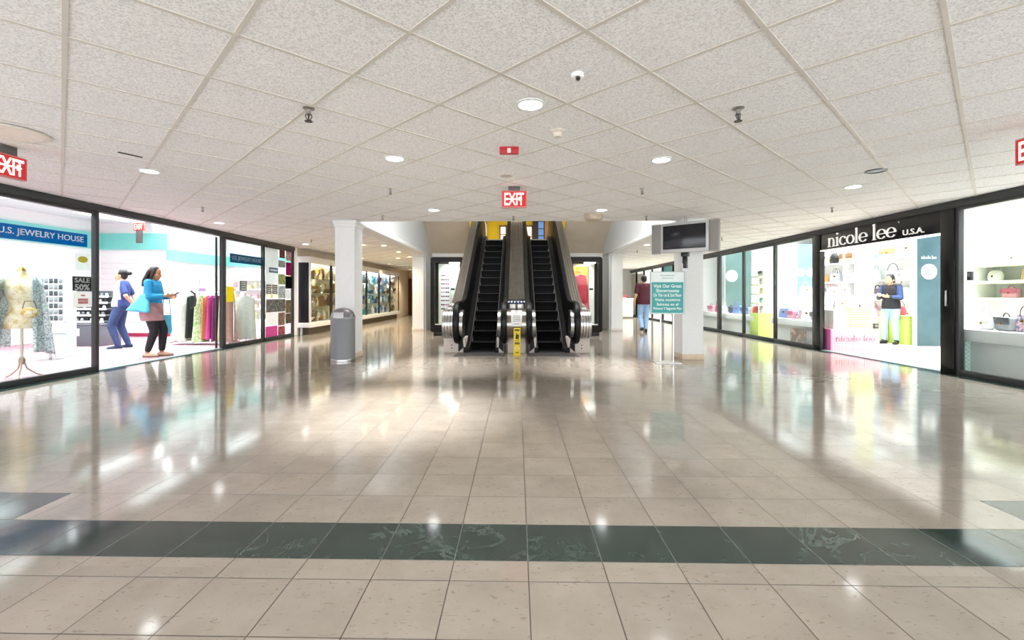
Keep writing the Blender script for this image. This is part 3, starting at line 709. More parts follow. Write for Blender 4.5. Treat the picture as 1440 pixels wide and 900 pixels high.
cols = ['#2a1a20', '#b03a78', '#4a2f2a', '#d98fb4', '#222228', '#7d2b4f']; cnm = ['black', 'magenta', 'brown', 'pink', 'dark grey', 'plum']
for r in range(9):
    for c in range(2):
        i = (r*2+c*3+r//3) % 6
        place('sung', 'sunglasses', '%s sunglasses in the left vitrine, %s row from the top, %s one' % (cnm[i], ORD[r], ('left', 'right')[c]), 'sunglasses', (vx+.30+.12*c, 12.835, 1.64-.115*r), group='sunglasses on the white tower', mats=[M(cols[i], .25)])
def garment(w0, w1, ln, d0, d1, folds=5, amp=.25, n=40, rows=10, seed=1):
    rnd = random.Random(seed); ph = rnd.random()*6; rings = []
    for j in range(rows+1):
        v = j/rows; w = w0+(w1-w0)*v; d = d0+(d1-d0)*v; z = -ln*v
        if j == 0: w *= .35; z = 0
        elif j == 1: w *= .95; z = -ln*.045
        rings.append([(w*(cos(2*pi*k/n)), d*sin(2*pi*k/n)*(1+amp*v*sin(folds*2*pi*k/n+ph+v)), z+.012*v*sin(7*2*pi*k/n)) for k in range(n)])
    return MB().loft(rings)
def hanger_mb():
    b = MB(); b.tube([(-.17, 0, -.06), (0, 0, .0), (.17, 0, -.06)], .006, 6); b.tube([(0, 0, 0), (0, 0, .03), (.018, 0, .05), (0, 0, .068), (-.014, 0, .055)], .003, 6); return b
HANG = hanger_mb().mesh('hanger', M('#6a6560', .4, .5))
dx = VRX[0]
t = thing('red_dress', 'long red dress on a hanger inside the right vitrine', 'dress', (dx+.36, 12.85, 1.66))
garment(.15, .24, 1.0, .05, .13, 7, .35, seed=3).build('gown', M('#b5283c', .6, var=.15, scale=8), t); link('hanger', HANG, t, (0, 0, .02))
k = MB(); k.tube([(0, 0, .05), (.05, 0, .075), (-.14, 0, .075)], .006, 6); k.build('hook_arm', BLACK, t)
t = thing('poster_panel', 'yellow and orange poster panel behind the red dress', 'poster', (dx+.37, 13.16, .286))
MB().box(-.22, .22, -.015, .015, 0, 1.62, .004).build('print', pattern_mat('yellow_print', 'noise', '#e8b02a', '#f3d86a', 3.0, .5, '#d9852a'), t); MB().box(-.235, -.22, -.02, .02, 0, 1.64, .003).build('edge', M('#6a5a3a', .5), t)
MB().box(.22, .25, -.02, .02, 0, 1.64, .003).build('edge', M('#5f6058', .5), t)
# reception desk and flowers at the end of the right corridor
xa, xb = onY(868, 22.4), 5.55
t = thing('reception_desk', 'white reception desk at the end of the right corridor', 'desk', ((xa+xb)/2, 22.4, 0)); hw = (xb-xa)/2
MB().box(-hw, hw, 0, .5, .06, .90, .01).build('body', M('#efebe4', .5), t); MB().box(-hw-.03, hw+.03, -.03, .53, .90, .95, .01).build('worktop', WHITE, t); MB().box(-hw+.03, hw-.03, .03, .47, 0, .06).build('kick', M('#8a857c', .5), t)
k = MB()
for i in range(14): k.sph((random.uniform(-.2, .2), random.uniform(.1, .3), .985+random.uniform(0, .05)), .04, seg=8)
pot = thing('flower_arrangement', 'low red flowers on the far white desk', 'flowers', ((xa+xb)/2-.05, 22.45, .951))
k.mesh; b = MB(); [b.sph((random.uniform(-.2, .2), random.uniform(-.08, .08), .07+random.uniform(-.01, .04)), .045, seg=8) for i in range(14)]; b.build('blooms', M('#d8384a', .6), pot); k.b.free()
MB().lathe([(.06, 0), (.10, .03), (.11, .055), (.0001, .055)], seg=18).build('bowl', WHITE, pot)
k = struct(MB().box(3.35, xa-.2, 23.6, 23.65, 0, .02).build('baseboard_far', WHITE))

# ------------------------------------------------------------------ wall showcases of the left corridor
SX0, SX1 = -6.055, -5.70
BAYS = [12.75, 14.25, 16.0, 17.6, 19.2, 20.85, 22.4]
BAYN = ['nearest', 'second', 'third', 'fourth', 'fifth', 'farthest']
GOLD = M('#b08a3e', .25, .9, var=.2); BRONZE = M('#7a5a34', .35, .7, var=.2); SILV = M('#c9c6bf', .2, .95, var=.1); CREAMY = M('#e2d6bd', .4, var=.1)
def lat(p, seg=14): return MB().lathe(p, seg=seg)
IT = {
 'vase': lat([(.04, 0), (.075, .05), (.085, .12), (.045, .2), (.03, .25), (.05, .29), (.0001, .285)]),
 'urn': lat([(.05, 0), (.03, .03), (.09, .12), (.1, .17), (.05, .22), (.06, .24), (.0001, .29)]),
 'goblet': lat([(.05, 0), (.012, .02), (.012, .11), (.05, .15), (.055, .24), (.045, .24), (.0001, .16)]),
 'bowl': lat([(.05, 0), (.06, .01), (.14, .1), (.13, .1), (.0001, .03)]),
 'bottle': lat([(.04, 0), (.045, .02), (.045, .17), (.015, .22), (.015, .27), (.0001, .27)])}
fg = MB(); fg.lathe([(.05, 0), (.05, .03), (.03, .035), (.055, .09), (.035, .2), (.02, .22)], seg=14); fg.sph((0, 0, .255), .035, seg=10); fg.cap((.04, 0, .19), .014, (.09, -.02, .25), .01, 8); fg.cap((-.04, 0, .19), .014, (-.06, -.03, .11), .01, 8); IT['figurine'] = fg
pl = MB(); pl.cyl((0, -.02, .14), (0, 0.0, .145), .13, .12, 24); pl.cyl((0, -.024, .14), (0, -.02, .14), .08, .08, 20); pl.box(-.06, .06, -.03, .06, 0, .02, .004); IT['plate'] = pl
bx = MB(); bx.box(-.09, .09, -.06, .06, 0, .12, .012); bx.box(-.094, .094, -.064, .064, .12, .16, .012); bx.sph((0, -.066, .115), .014, seg=8); IT['casket'] = bx
for k_, v in IT.items(): proto('it_'+k_, [(k_, v.mesh(k_, GOLD))])
cm = {'gilded': GOLD, 'bronze': BRONZE, 'silver': SILV, 'cream': CREAMY, 'blue': M('#2f5fae', .3, var=.2), 'pale blue': M('#9fc3dd', .3), 'white': SHINYWHITE, 'turquoise': M('#3aa6b5', .3), 'dark grey': M('#34363c', .35), 'brown': M('#5d3b28', .4)}
pal = [['gilded', 'bronze', 'silver', 'cream', 'gilded'], ['gilded', 'cream', 'bronze'], ['gilded', 'cream', 'silver', 'bronze'], ['white', 'pale blue', 'silver', 'turquoise', 'blue'], ['blue', 'white', 'pale blue', 'brown', 'blue'], ['silver', 'white', 'dark grey', 'cream', 'brown']]
shz = [.36, .78, 1.17, 1.56]; SHN = ['bottom', 'lower middle', 'upper middle', 'top']
for i in range(6):
    ya, yb = BAYS[i], BAYS[i+1]
    t = thing('glazed_showcase', '%s white and dark glazed showcase along the left corridor wall' % BAYN[i], 'showcase', (SX0, ya, 0)); ln = yb-ya; dp = SX1-SX0
    MB().box(0, dp+.02, 0.0 if i else -.03, ln, 2.0, 2.17, .008).build('cornice', WHITE, t); b = MB(); b.box(0, dp+.02, 0 if i else -.03, ln, .20, .34, .008); b.build('sill', WHITE, t)
    MB().box(.001, .02, 0, ln, .34, 2.0).build('back_panel', M('#d9ccb0' if i < 3 else '#dfe3e4', .5), t)
    b = MB(); b.box(dp-.035, dp, ln-.075 if i else ln-.12, ln, .34, 2.0, .004); 
    if i: b.box(dp-.035, dp, 0, .05, .34, 2.0, .004)
    b.build('mullion', FRAMED, t)
    if i == 0:
        e = MB().box(0.0, dp, -.03, .0, .34, 2.0, .004).build('end_panel', M('#14151c', .3, var=.5, scale=30), t)
        f = MB(); f.box(dp-.035, dp+.005, -.035, .03, .34, 2.0, .004); f.box(-.0, .03, -.035, -.0, .34, 2.0, .004); f.build('end_frame', WHITE, t)
        MB().box(.05, .1, .03, .08, 0, .2, .004).build('leg', WHITE, t)
    MB().box(.0, .25, .1 if i == 0 else 0, ln, 0, .2).build('plinth', M('#5d5346', .6), t)
    MB().box(dp-.018, dp-.012, .05, ln-.075, .34, 2.0).build('front_glass', CLEAR, t, smooth=False)
    for z in shz[1:]: MB().box(.02, dp-.05, .02, ln-.05, z-.008, z, 0).build('shelf', glass('#dcebe6', 1.2), t, smooth=False)
    MB().box(.06, .16, .1, ln-.1, 1.975, 1.998, .004).build('strip_lamp', EM('#fff3d8' if i < 3 else '#f3fbff', 5), t)
    lamp('case_light', 'AREA', (SX0+.2, (ya+yb)/2, 1.97), 14, (1, .93, .78) if i < 3 else (.95, .98, 1), .3, spread=radians(100))
    kinds = list(IT)
    for sh in range(4):
        n = 7 if i in (0,) else 6
        for q in range(n):
            kd = kinds[(sh*3+q*2+i*5+(q*q) % 3) % len(kinds)]; cn = pal[i][(sh+q*3+i) % len(pal[i])]
            yy = ya+.16+(ln-.34)*q/(n-1)+random.uniform(-.02, .02)
            place('it_'+kd, kd, '%s %s, %s shelf, %s wall showcase, %s from the near end' % (cn, kd, SHN[sh], BAYN[i], ORD[q]), kd, (SX0+.15+random.uniform(-.03, .05), yy, shz[sh]+.0005), rz=pi/2+random.uniform(-.3, .3), sc=random.uniform(1.0, 1.22), group='ornaments in the wall showcases', mats=[cm[cn]])
# ================================================================== THE SHOPS
# ---- left shop shell
CARPET = pattern_mat('pink_carpet', 'noise', '#cba9b0', '#8a4a5c', 22, .95, '#b08a94')
AQUA = M('#7fd6cd', .6, var=.02); SHOPW = M('#f7f8f8', .6, var=.01)
struct(MB().box(-11.2, -6.2, 2.4, 15.2, -.15, .006).build('floor_shop_left', CARPET, smooth=False), 'pink patterned carpet of the left shop')
b = MB(); b.box(-11.15, -11, 2.4, 12.1, 0, 3.0); struct(b.build('wall_shop_left', SHOPW, smooth=False))
b = MB(); b.box(-11.15, -9.2, 12.1, 12.25, 0, 3.0); b.box(-9.35, -9.2, 12.25, 14.8, 0, 3.0); struct(b.build('wall_shop_inner', SHOPW, smooth=False))
struct(MB().box(-9.35, -6.2, 14.65, 14.8, 0, 3.0).build('wall_shop_end', SHOPW, smooth=False)); struct(MB().box(-11.15, -6.2, 2.3, 2.4, 0, 3.0).build('wall_shop_near', SHOPW, smooth=False))
struct(MB().box(-6.2, -6.12, 12.7, 14.8, 0, 3.0).build('wall_shop_front', SHOPW, smooth=False))
struct(MB().box(-11.2, -6.1, 2.3, 14.8, 3.0, 3.1).build('ceiling_shop_left', M('#eef6f6', .7), smooth=False))
b = MB(); b.box(-11.0, -9.2, 12.04, 12.1, 2.30, 2.72); b.box(-11, -10.94, 2.4, 12.04, 2.30, 2.72); b.box(-9.2, -9.12, 12.04, 14.65, 2.02, 2.30); b.box(-9.12, -6.2, 14.57, 14.65, 2.02, 2.3)
struct(b.build('trim_10', AQUA, smooth=False), 'turquoise band round the top of the left shop walls')
b = MB(); b.box(-11, -9.2, 12.08, 12.1, .0, .10); b.box(-9.2, -9.18, 12.1, 14.65, 0, .10); struct(b.build('baseboard_left', M('#a8224e', .5), smooth=False), 'dark magenta skirting of the left shop')
b = MB()
for z in [.4+.14*i for i in range(12)]: b.box(-11, -9.2, 12.085, 12.1, z, z+.008); b.box(-9.2, -9.185, 12.1, 14.65, z, z+.008)
struct(b.build('trim_11', M('#dfe5e6', .6), smooth=False), 'thin grooves of the slat wall in the left shop')
# troffers and track heads
def troffer(name, x, y, z, sx, sy, st, label, grp):
    t = thing(name, label, 'ceiling light', (x, y, z), group=grp)
    f = MB(); f.box(-sx/2-.04, sx/2+.04, -sy/2-.04, sy/2+.04, -.05, 0, .006); f.build('housing', WHITE, t); MB().box(-sx/2, sx/2, -sy/2, sy/2, -.056, -.05).build('diffuser', EM('#f4ffff', st), t, smooth=False)
for i, (x, y) in enumerate(((-7.4, 6.3), (-7.4, 9.6), (-7.6, 12.6), (-9.6, 8.0), (-9.6, 10.9))):
    troffer('fluorescent_ceiling_light', x, y, 2.999, .55, 1.4, 3.0, 'long white fluorescent fixture in the left shop, ' + ['above the dress form', 'above the turquoise cardigan', 'above the clothes rack', 'over the grey counter', 'over the far slat wall'][i], 'fluorescent fixtures of the left shop')
hd = MB(); hd.cyl((0, 0, 0), (0, 0, -.12), .012, seg=8); hdm = hd.mesh('stem', WHITE); h2 = MB(); h2.cyl((0, .07, -.10), (0, -.10, -.20), .05, .065, 16); h2m = h2.mesh('head', WHITE); h3 = MB(); h3.cyl((0, -.101, -.2005), (0, -.104, -.2022), .055, seg=16); h3m = h3.mesh('bulb', EM('#ffffff', 6))
proto('track', [('stem', hdm), ('head', h2m), ('bulb', h3m)])
for i, (x, y, rz) in enumerate(((-7.2, 7.2, 2), (-7.9, 10.4, .5), (-7.3, 10.6, -.4), (-8.8, 11.2, 1.0), (-6.9, 12.0, .8), (-8.2, 12.2, -1))):
    place('track', 'track_spotlight', 'white track spotlight in the left shop, %s from the near end' % ORD[i], 'spotlight', (x, y, 2.999), rz, 'track spotlights of the left shop', 1.5)
t = exit_sign((onY(196, 11.5), 11.5, zz(319, -9, 11.5)), 'F', 'faded pink exit sign inside the left shop', .26, .17)
# rectangles stuck to the inside of the shop glass
def gl_rect(px0, px1, y0, y1, X, name, label, cat, mat, group=None, parts=None):
    a, b_ = onX(px0, X), onX(px1, X); s = -1 if X < 0 else 1; ym = (a+b_)/2
    h = abs(y1-y0)*zc(X, ym)/F; z = zz((y0+y1)/2, X, ym)
    t = thing(name, label, cat, (X, ym, z), group=group); w = abs(b_-a)
    MB().box(-.003, .003, -w/2, w/2, -h/2, h/2).build('sheet', mat, t, smooth=False)
    return t, w, h, (X-s*.0035, ym, z)
GXL, GXR = -6.096, 6.096
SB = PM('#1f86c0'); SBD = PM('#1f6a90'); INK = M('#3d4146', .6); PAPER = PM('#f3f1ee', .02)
t, w, h, p = gl_rect(-12, 122.5, 321.5, 341, GXL, 'shop_sign', 'blue shop name strip on the big left pane, above the dress form', 'sign', SB)
text('lettering', 'U.S. JEWELRY HOUSE', h*.56, p, 'L', WL, t, width=w*.9, bold=.006)
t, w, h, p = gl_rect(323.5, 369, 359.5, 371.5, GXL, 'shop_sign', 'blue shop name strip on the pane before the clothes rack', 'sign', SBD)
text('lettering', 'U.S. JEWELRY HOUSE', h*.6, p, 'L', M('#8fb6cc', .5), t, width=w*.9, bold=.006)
t, w, h, p = gl_rect(102, 128, 389, 409, GXL, 'sale_poster', 'grey sale poster on the big left pane, below the yellow note', 'poster', PM('#4a4f55', .05))
text('lettering', 'SALE', h*.34, (p[0], p[1], p[2]+h*.24), 'L', PAPER, t, width=w*.82, bold=.02); text('lettering', '50%', h*.42, (p[0], p[1], p[2]-h*.24), 'L', PAPER, t, width=w*.8, bold=.02)
t, w, h, p = gl_rect(102.5, 129, 410, 432, GXL, 'price_poster', 'white poster with red print under the grey sale poster', 'poster', PAPER)
b = MB()
for q, (u, hh) in enumerate(((.25, .05), (-.02, .08), (-.2, .08))): b.box(.0035, .006, -w*(.1 if q == 0 else .25), w*(.12 if q == 0 else .28), h*u-h*hh, h*u+h*hh)
b.build('print', M('#d98a90', .6), t, smooth=False)
t, w, h, p = gl_rect(106, 126, 357, 380, GXL, 'paper_note', 'white paper with a yellow patch on the big left pane', 'note', PM('#eef2ef')); b = MB(); b.sph((.004, 0, h*.15), .002, w*.36, h*.2, 14); b.build('yellow_patch', M('#e3d04a', .6), t)
t, w, h, p = gl_rect(318.5, 329, 403, 424.5, GXL, 'yellow_sheet', 'plain yellow sheet on the pane before the clothes rack', 'sheet', PM('#f0df10'))
t, w, h, p = gl_rect(337.5, 347, 395, 409, GXL, 'notice_sheet', 'grey notice on the pane before the clothes rack', 'notice', PM('#7f858c'))
b = MB(); [b.box(.0035, .006, -w*.35, w*.35, h*u, h*(u+.12)) for u in (-.38, -.14, .1, .3)]; b.build('print', M('#d7dadb', .6), t, smooth=False)
PN = pattern_mat('grey_print', 'noise', '#3a3a3e', '#8c8c90', 14, .6, '#55555a')
def bars(t, w, h, m, rows):
    b = MB(); [b.box(.0032, .005, -w*q, w*q, h*u-h*v, h*u+h*v) for u, q, v in rows]; b.build('print', m, t, smooth=False)
for px0, px1, y0, y1, c, lab in ((373.5, 391, 344, 399, '#eceeed', 'tall white poster at the top of the postered pane'), (393, 400.5, 349, 363, '#7a3038', 'small dark red picture at the top of the postered pane'), (402, 409.5, 353, 367, '#c9a9a6', 'pale pink picture near the frame of the postered pane'),
    (391.5, 401, 366.5, 376, '#a7a0a0', 'small grey picture right of the tall white poster'), (402, 409.5, 369, 387.5, '#b02a74', 'magenta picture on the postered pane'), (391.5, 401, 385.5, 400, '#a8ab78', 'olive picture on the postered pane'), (401.5, 411, 388.5, 406, '#19191b', 'black picture on the postered pane'),
    (391.5, 401, 402, 419, '#b9bcbd', 'grey sheet left of the white corner sheet'), (402, 409, 408, 420, '#eceae6', 'small white sheet under the black picture'), (374.5, 391, 439.5, 457.5, '#f1f1ef', 'white sheet above the magenta sheet'), (373.5, 390, 458.5, 475, '#dd5fae', 'bright magenta sheet low on the postered pane'),
    (391, 400.5, 439.5, 457.5, '#9a7d72', 'brown picture low on the postered pane'), (391, 400.5, 458.5, 474, '#b3646e', 'dusty red picture beside the magenta sheet'), (401.5, 409, 422, 440, '#8e8266', 'khaki picture under the small white sheet'), (401.5, 409, 441, 455, '#7c7058', 'lowest khaki picture beside the door frame')):
    mt = PM(c, .02, 12.0, .45) if lab.startswith(('tall', 'white', 'bright', 'small white')) else PM(c, .4, 12.0, .4)
    gl_rect(px0, px1, y0, y1, GXL, 'window_poster', lab, 'poster', mt, 'posters on the left shop window')
t, w, h, p = gl_rect(378.5, 390.9, 376.5, 383.5, GXL+.008, 'blue_strip', 'dark blue lettered strip over the tall white poster', 'sign', M('#22507a', .5)); bars(t, w, h, M('#b9cbd8', .6), ((0, .42, .2),))
for px0, lab in ((374.5, 'left'), (383, 'right')):
    t, w, h, p = gl_rect(px0, px0+7, 400.5, 413, GXL, 'notice_sheet', 'dark printed notice, %s of the pair on the postered pane' % lab, 'notice', M('#4b4b4e', .6)); bars(t, w, h, M('#c5c5c4', .6), ((.3, .4, .07), (.08, .35, .05), (-.12, .4, .07), (-.34, .3, .06)))
gl_rect(374.5, 400.8, 420.5, 438.5, GXL, 'photo_strip', 'wide dark grey picture across the postered pane', 'poster', PN)
# glass door leaf with its pull handle
ya, yb = onX(262, -6.16), P315-.07
d = struct(MB().box(-6.166, -6.154, ya, yb, .02, 2.28).build('door_2', SHOPGLASS, smooth=False), 'open glass door leaf of the left shop')
hy = ya+.10; MB().tube([(-6.15, hy, .84), (-6.09, hy+.03, .90), (-6.08, hy+.04, 1.0), (-6.09, hy+.03, 1.12), (-6.15, hy, 1.18)], .016, 10).build('handle', M('#3f4346', .3, .6), d)
MB().box(-6.17, -6.15, yb-.05, yb+.0, .0, 2.29).build('stile', FRAME, d)

# ---- dress form with lace shawl by the near pane
x, y = fl(27, 531); x, y = -6.58, 6.06
t = thing('dress_form', 'gold and white dress form on a tripod behind the big left pane', 'dress form', (x, y, 0), .82)
tor = []
for z, rx, ry in ((.66, .17, .12), (.70, .175, .125), (.80, .165, .115), (.90, .13, .095), (.98, .125, .09), (1.08, .15, .11), (1.16, .165, .12), (1.24, .165, .11), (1.31, .14, .085), (1.345, .07, .06), (1.39, .05, .05), (1.42, .045, .045)):
    tor.append([(rx*cos(2*pi*k/28), ry*sin(2*pi*k/28), z) for k in range(28)])
MB().loft(tor).build('torso', pattern_mat('ivory_gold', 'noise', '#efe8d6', '#cdb277', 9, .35, '#e6d8b4'), t); MB().lathe([(.048, 1.42), (.03, 1.45), (.012, 1.48), (.0001, 1.49)], seg=18).build('neck_cap', GOLD, t)
MB().cyl((0, 0, .2), (0, 0, .67), .014, seg=12).build('pole', M('#bfb09a', .3, .7), t); MB().lathe([(.03, .18), (.035, .2), (.035, .25), (.02, .28)], seg=14).build('collar', M('#a89a86', .4, .5), t)
for a in (.3, 2.4, 4.5): MB().tube([(.02*cos(a), .02*sin(a), .22), (.05*cos(a), .05*sin(a), .12), (.14*cos(a), .14*sin(a), .04), (.2*cos(a), .2*sin(a), .012)], .011, 8).build('leg', M('#bfb09a', .3, .7), t)
t2 = thing('lace_shawl', 'white and grey lace shawl draped over the dress form', 'shawl', (x, y, 0), .82)
LACE = pattern_mat('lace', 'spots', '#e9efef', '#d2dcdc', 70, .8, '#9aa5a7')
for sd, w_, zb in ((-1, .38, .42), (1, .30, .34)):
    rings = []
    for j in range(15):
        v = j/14; z = 1.36-(1.36-zb)*v; sp_ = .15+(w_-.15)*v**.8
        rings.append([(sd*(.07+(sp_-.07)*u/13+.03)*1.0+.02*v*sin(u*1.3), .15*sin(pi*u/13+.15)*(1-.3*v)*(1 if sd < 0 else .9)-.19+.25*(1-u/13)*(sd < 0)+.03*sin(u*1.1+v*3)*v - .0, z-.06*(u/13)**2) for u in range(14)])
    ob = MB().loft(rings, False, False, False).build('drape', LACE, t2); m_ = ob.modifiers.new('thick', 'SOLIDIFY'); m_.thickness = .006
t = thing('gold_purse', 'small shiny gold and white purse at the hip of the dress form', 'purse', (x+.20, y-.09, .78), .82); MB().sph((0, 0, .09), .085, .035, .075, 18).build('body', pattern_mat('gold_foil', 'noise', '#f3ead2', '#b98f3c', 14, .25, '#ddc183'), t); MB().tube([(-.065, 0, .14), (-.045, 0, .24), (.045, 0, .24), (.065, 0, .14)], .006, 8).build('handle', GOLD, t)
# earring boards behind the dress form
t = thing('earring_board', 'white board of dark earrings right behind the dress form', 'display board', (-7.9, 7.72, .006), .2)
MB().box(-.22, .22, -.02, .02, .62, 1.40, .008).build('board', M('#dfe9e8', .5), t); MB().box(-.012, .012, .0, .03, 0, .64).build('pole', STEEL, t); MB().lathe([(.18, 0), (.18, .012), (.03, .03)], seg=20).build('base', STEEL, t); MB().tube([(-.24, .03, 1.42), (0, .03, 1.45), (.24, .03, 1.42)], .008, 6).build('top_rail', M('#c9b59a', .4, .4), t)
er = MB(); er.box(-.028, .028, -.003, .003, -.04, .04, .002); er.sph((-.012, -.006, -.005), .01, .006, .014, 8); er.sph((.012, -.006, -.005), .01, .006, .014, 8); erm = er.mesh('earring_card', M('#54595c', .4))
proto('earc', [('earring_card', erm)])
ecol = [('dark grey', '#4a5054'), ('black', '#1d1f21'), ('silver grey', '#8d9496'), ('slate', '#5e6d72')]
for r in range(7):
    for c in range(6):
        cn, hx = ecol[(r*2+c*c+c) % 4]; u = -.175+.07*c
        place('earc', 'earring_card', '%s earring card, %s row of the white board, %s from the left' % (cn, ORD[r], ORD[c]), 'earrings', (-7.9+u*cos(.2)+.026*sin(.2), 7.72+u*sin(.2)-.026*cos(.2), 1.34-.105*r), .2, 'earring cards on the white board', mats=[M(hx, .4)])
t = thing('mirror_column', 'pale green glass column beside the earring board', 'display column', (-8.15, 8.22, .006)); MB().box(-.14, .14, -.1, .1, .04, 1.3, .01).build('body', M('#c9dfdb', .25, var=.03), t); MB().box(-.17, .17, -.13, .13, 0, .04, .008).build('base', WHITE, t); b = MB(); [b.box(-.145, .145, -.106, -.1, z, z+.012) for z in (.4, .6, .8, 1.0, 1.2)]; b.build('edge_strip', M('#7f9a98', .4), t)
# grey counter with tiered trays
t = thing('grey_counter', 'dark grey counter against the far wall of the left shop', 'counter', (-9.35, 9.75, .006))
MB().box(-.5, .5, 0, .5, 0, .46, .008).build('body', M('#63666c', .5), t); MB().box(-.25, .02, -.006, 0, .22, .38, .002).build('label_panel', M('#d7d9da', .5), t); MB().box(-.52, .52, -.015, .52, .46, .485, .006).build('worktop', M('#7d8086', .4), t)
t = thing('tiered_tray_rack', 'dark rack with five white edged trays on the grey counter', 'display rack', (-9.35, 9.95, .4915))
MB().box(-.46, .46, .1, .13, 0, .70, .004).build('back_board', M('#4a4f54', .5), t)
for i in range(5):
    s = MB().box(-.46, .46, -.1+.03*i, .12, .02+.135*i, .05+.135*i, .003).build('tray', M('#5b6166', .5), t); MB().box(-.46, .46, -.108+.03*i, -.1+.03*i, .015+.135*i, .058+.135*i).build('tray_edge', SHINYWHITE, s)
br = MB(); br.lathe([(.022, 0), (.03, .012), (.03, .04), (.02, .06), (.0001, .062)], seg=10); proto('jar', [('trinket_jar', br.mesh('trinket_jar', INK))])
for i in range(5):
    for q in range(8):
        cn, hx = [('black', '#222528'), ('white', '#e9e9e6'), ('grey', '#7b8084'), ('silver', '#b9bcbe')][(i*3+q) % 4]
        place('jar', 'trinket_jar', '%s trinket jar, %s tray up on the dark rack, %s from left' % (cn, ORD[i], ORD[q]), 'trinket jar', (-9.35-.38+.108*q, 9.95-.06+.03*i, .4915+.0505+.135*i), group='trinket jars on the tray rack', mats=[M(hx, .35)])
# necklaces on the slat wall
nk = MB(); nk.tube([(.05*sin(a), 0, -.11+.11*cos(a) if cos(a) > 0 else -.11+.16*cos(a)) for a in [2*pi*i/22 for i in range(22)]], .006, 6, closed=True); nk.sph((0, -.005, -.28), .018, .01, .022, 8); nkm = nk.mesh('necklace', SILV); proto('neck', [('necklace', nkm)])
for r in range(3):
    for c in range(9):
        cn, hx = [('grey', '#b7bcc0'), ('white', '#e6e8e8'), ('gold', '#d6c48f'), ('pale pink', '#e6c6cd')][(r+c*3) % 4]
        place('neck', 'hanging_necklace', '%s necklace on the far slat wall, %s row down, %s from the left' % (cn, ORD[r], ORD[c]), 'necklace', (-9.17, 12.35+.24*c, 1.75-.42*r), pi/2, 'necklaces on the slat wall', mats=[M(hx, .4, .3)])
# end wall shelves
t = thing('wall_shelving', 'white wall shelving seen through the pane before the clothes rack', 'shelving', (-7.75, 14.45, .006)); 
MB().box(-1.2, 1.2, .15, .19, 0, 1.95, .004).build('back_board', SHOPW, t); MB().box(-1.2, 1.2, -.18, .15, 0, .34, .006).build('base_cabinet', M('#f0efec', .5), t)
ESH = [.36, .68, .98, 1.28, 1.58]
for z in ESH[1:]: MB().box(-1.2, 1.2, -.12, .15, z-.025, z, .003).build('shelf', SHOPW, t)
gb = MB(); gb.box(-.075, .075, -.05, .05, 0, .12, .008); gb.box(-.078, .078, -.053, .053, .085, .125, .008); proto('gift', [('gift_box', gb.mesh('gift_box', WHITE))])
dsp = MB(); dsp.lathe([(.05, 0), (.05, .012), (.012, .02), (.012, .05), (.05, .09), (.06, .14), (.045, .2), (.02, .22), (.0001, .225)], seg=14); proto('bust', [('jewelry_bust', dsp.mesh('jewelry_bust', WHITE))])
gcol = [('rose', '#e3a5b0'), ('white', '#f0f0ee'), ('peach', '#eec4a8'), ('grey', '#a9adb2'), ('pale yellow', '#ecdf9c'), ('red', '#cf5f6c')]
for r in range(5):
    for c in range(11):
        kd = 'gift' if (r+c) % 3 else 'bust'; cn, hx = gcol[(r*4+c*5+c//3) % 6]; nm = {'gift': 'gift box', 'bust': 'jewelry bust'}[kd]
        place(kd, nm.replace(' ', '_'), '%s %s on the white wall shelving, %s shelf up, %s from left' % (cn, nm, ORD[r], ORD[c]), nm, (-8.83+.215*c, 14.42, .0065+ESH[r]), random.uniform(-.2, .2), 'goods on the white wall shelving', mats=[M(hx, .5)])
# clothes rack
RY = 10.22
t = thing('clothes_rack', 'low chrome clothes rack beside the left shop entrance', 'clothes rack', (-6.95, RY, .006))
MB().tube([(-.66, 0, .06), (-.66, 0, 1.12), (-.62, 0, 1.15), (.62, 0, 1.15), (.66, 0, 1.12), (.66, 0, .06)], .014, 10).build('rail', CHROME, t)
for sd in (-.66, .66): MB().tube([(sd, -.22, .02), (sd, -.2, .045), (sd, 0, .06), (sd, .2, .045), (sd, .22, .02)], .014, 8).build('foot', CHROME, t)
GR = [(-7.52, 'cream', M('#e6dfd0', .8), .10, .98), (-7.36, 'pale mint lace', M('#dfe6d6', .8), .08, 1.0), (-7.22, 'black', M('#17171a', .8), .07, .92), (-7.04, 'green floral', pattern_mat('green_floral', 'noise', '#7fae6d', '#e6e2c4', 22, .8, '#b3cf96'), .13, 1.02), (-6.87, 'orange brown', M('#c57a55', .8), .05, .95), (-6.76, 'raspberry', M('#c33f86', .8), .07, .95), (-6.65, 'purple', M('#7a2d6a', .8), .05, 1.0), (-6.50, 'olive beige', M('#bdb48c', .8), .07, 1.0), (-6.37, 'rose tan', M('#c99a90', .8), .10, 1.02)]
for i, (x, cn, m, th, ln) in enumerate(GR):
    t = thing('hanging_dress', '%s garment on the low clothes rack, %s from the left' % (cn, ORD[i]), 'garment', (x, RY, 1.087), pi/2, 'garments on the clothes rack')
    garment(.17, .22, ln, .03, th, 6, .3, seed=i).build('fabric', m, t); link('hanger', HANG, t, (0, 0, .0))
t = thing('grey_shirt_dress', 'pale grey garment hanging at the end of the clothes rack', 'garment', (-6.27, RY+.42, 1.087), .5); garment(.18, .22, 1.0, .03, .09, 6, .3, seed=22).build('fabric', M('#c9ccc6', .8), t); link('hanger', HANG, t)
k = thing('wall_hook_rail', 'short rail holding the pale grey garment', 'rail', (-6.27, RY+.42, .006), .5); MB().tube([(0, .1, .012), (0, .1, 1.17), (0, 0.0, 1.17), (0, -.06, 1.17)], .01, 8).build('rod', CHROME, k); MB().lathe([(.14, 0), (.14, .012), (.02, .02)], c=(0, .1, 0), seg=18).build('foot', CHROME, k)
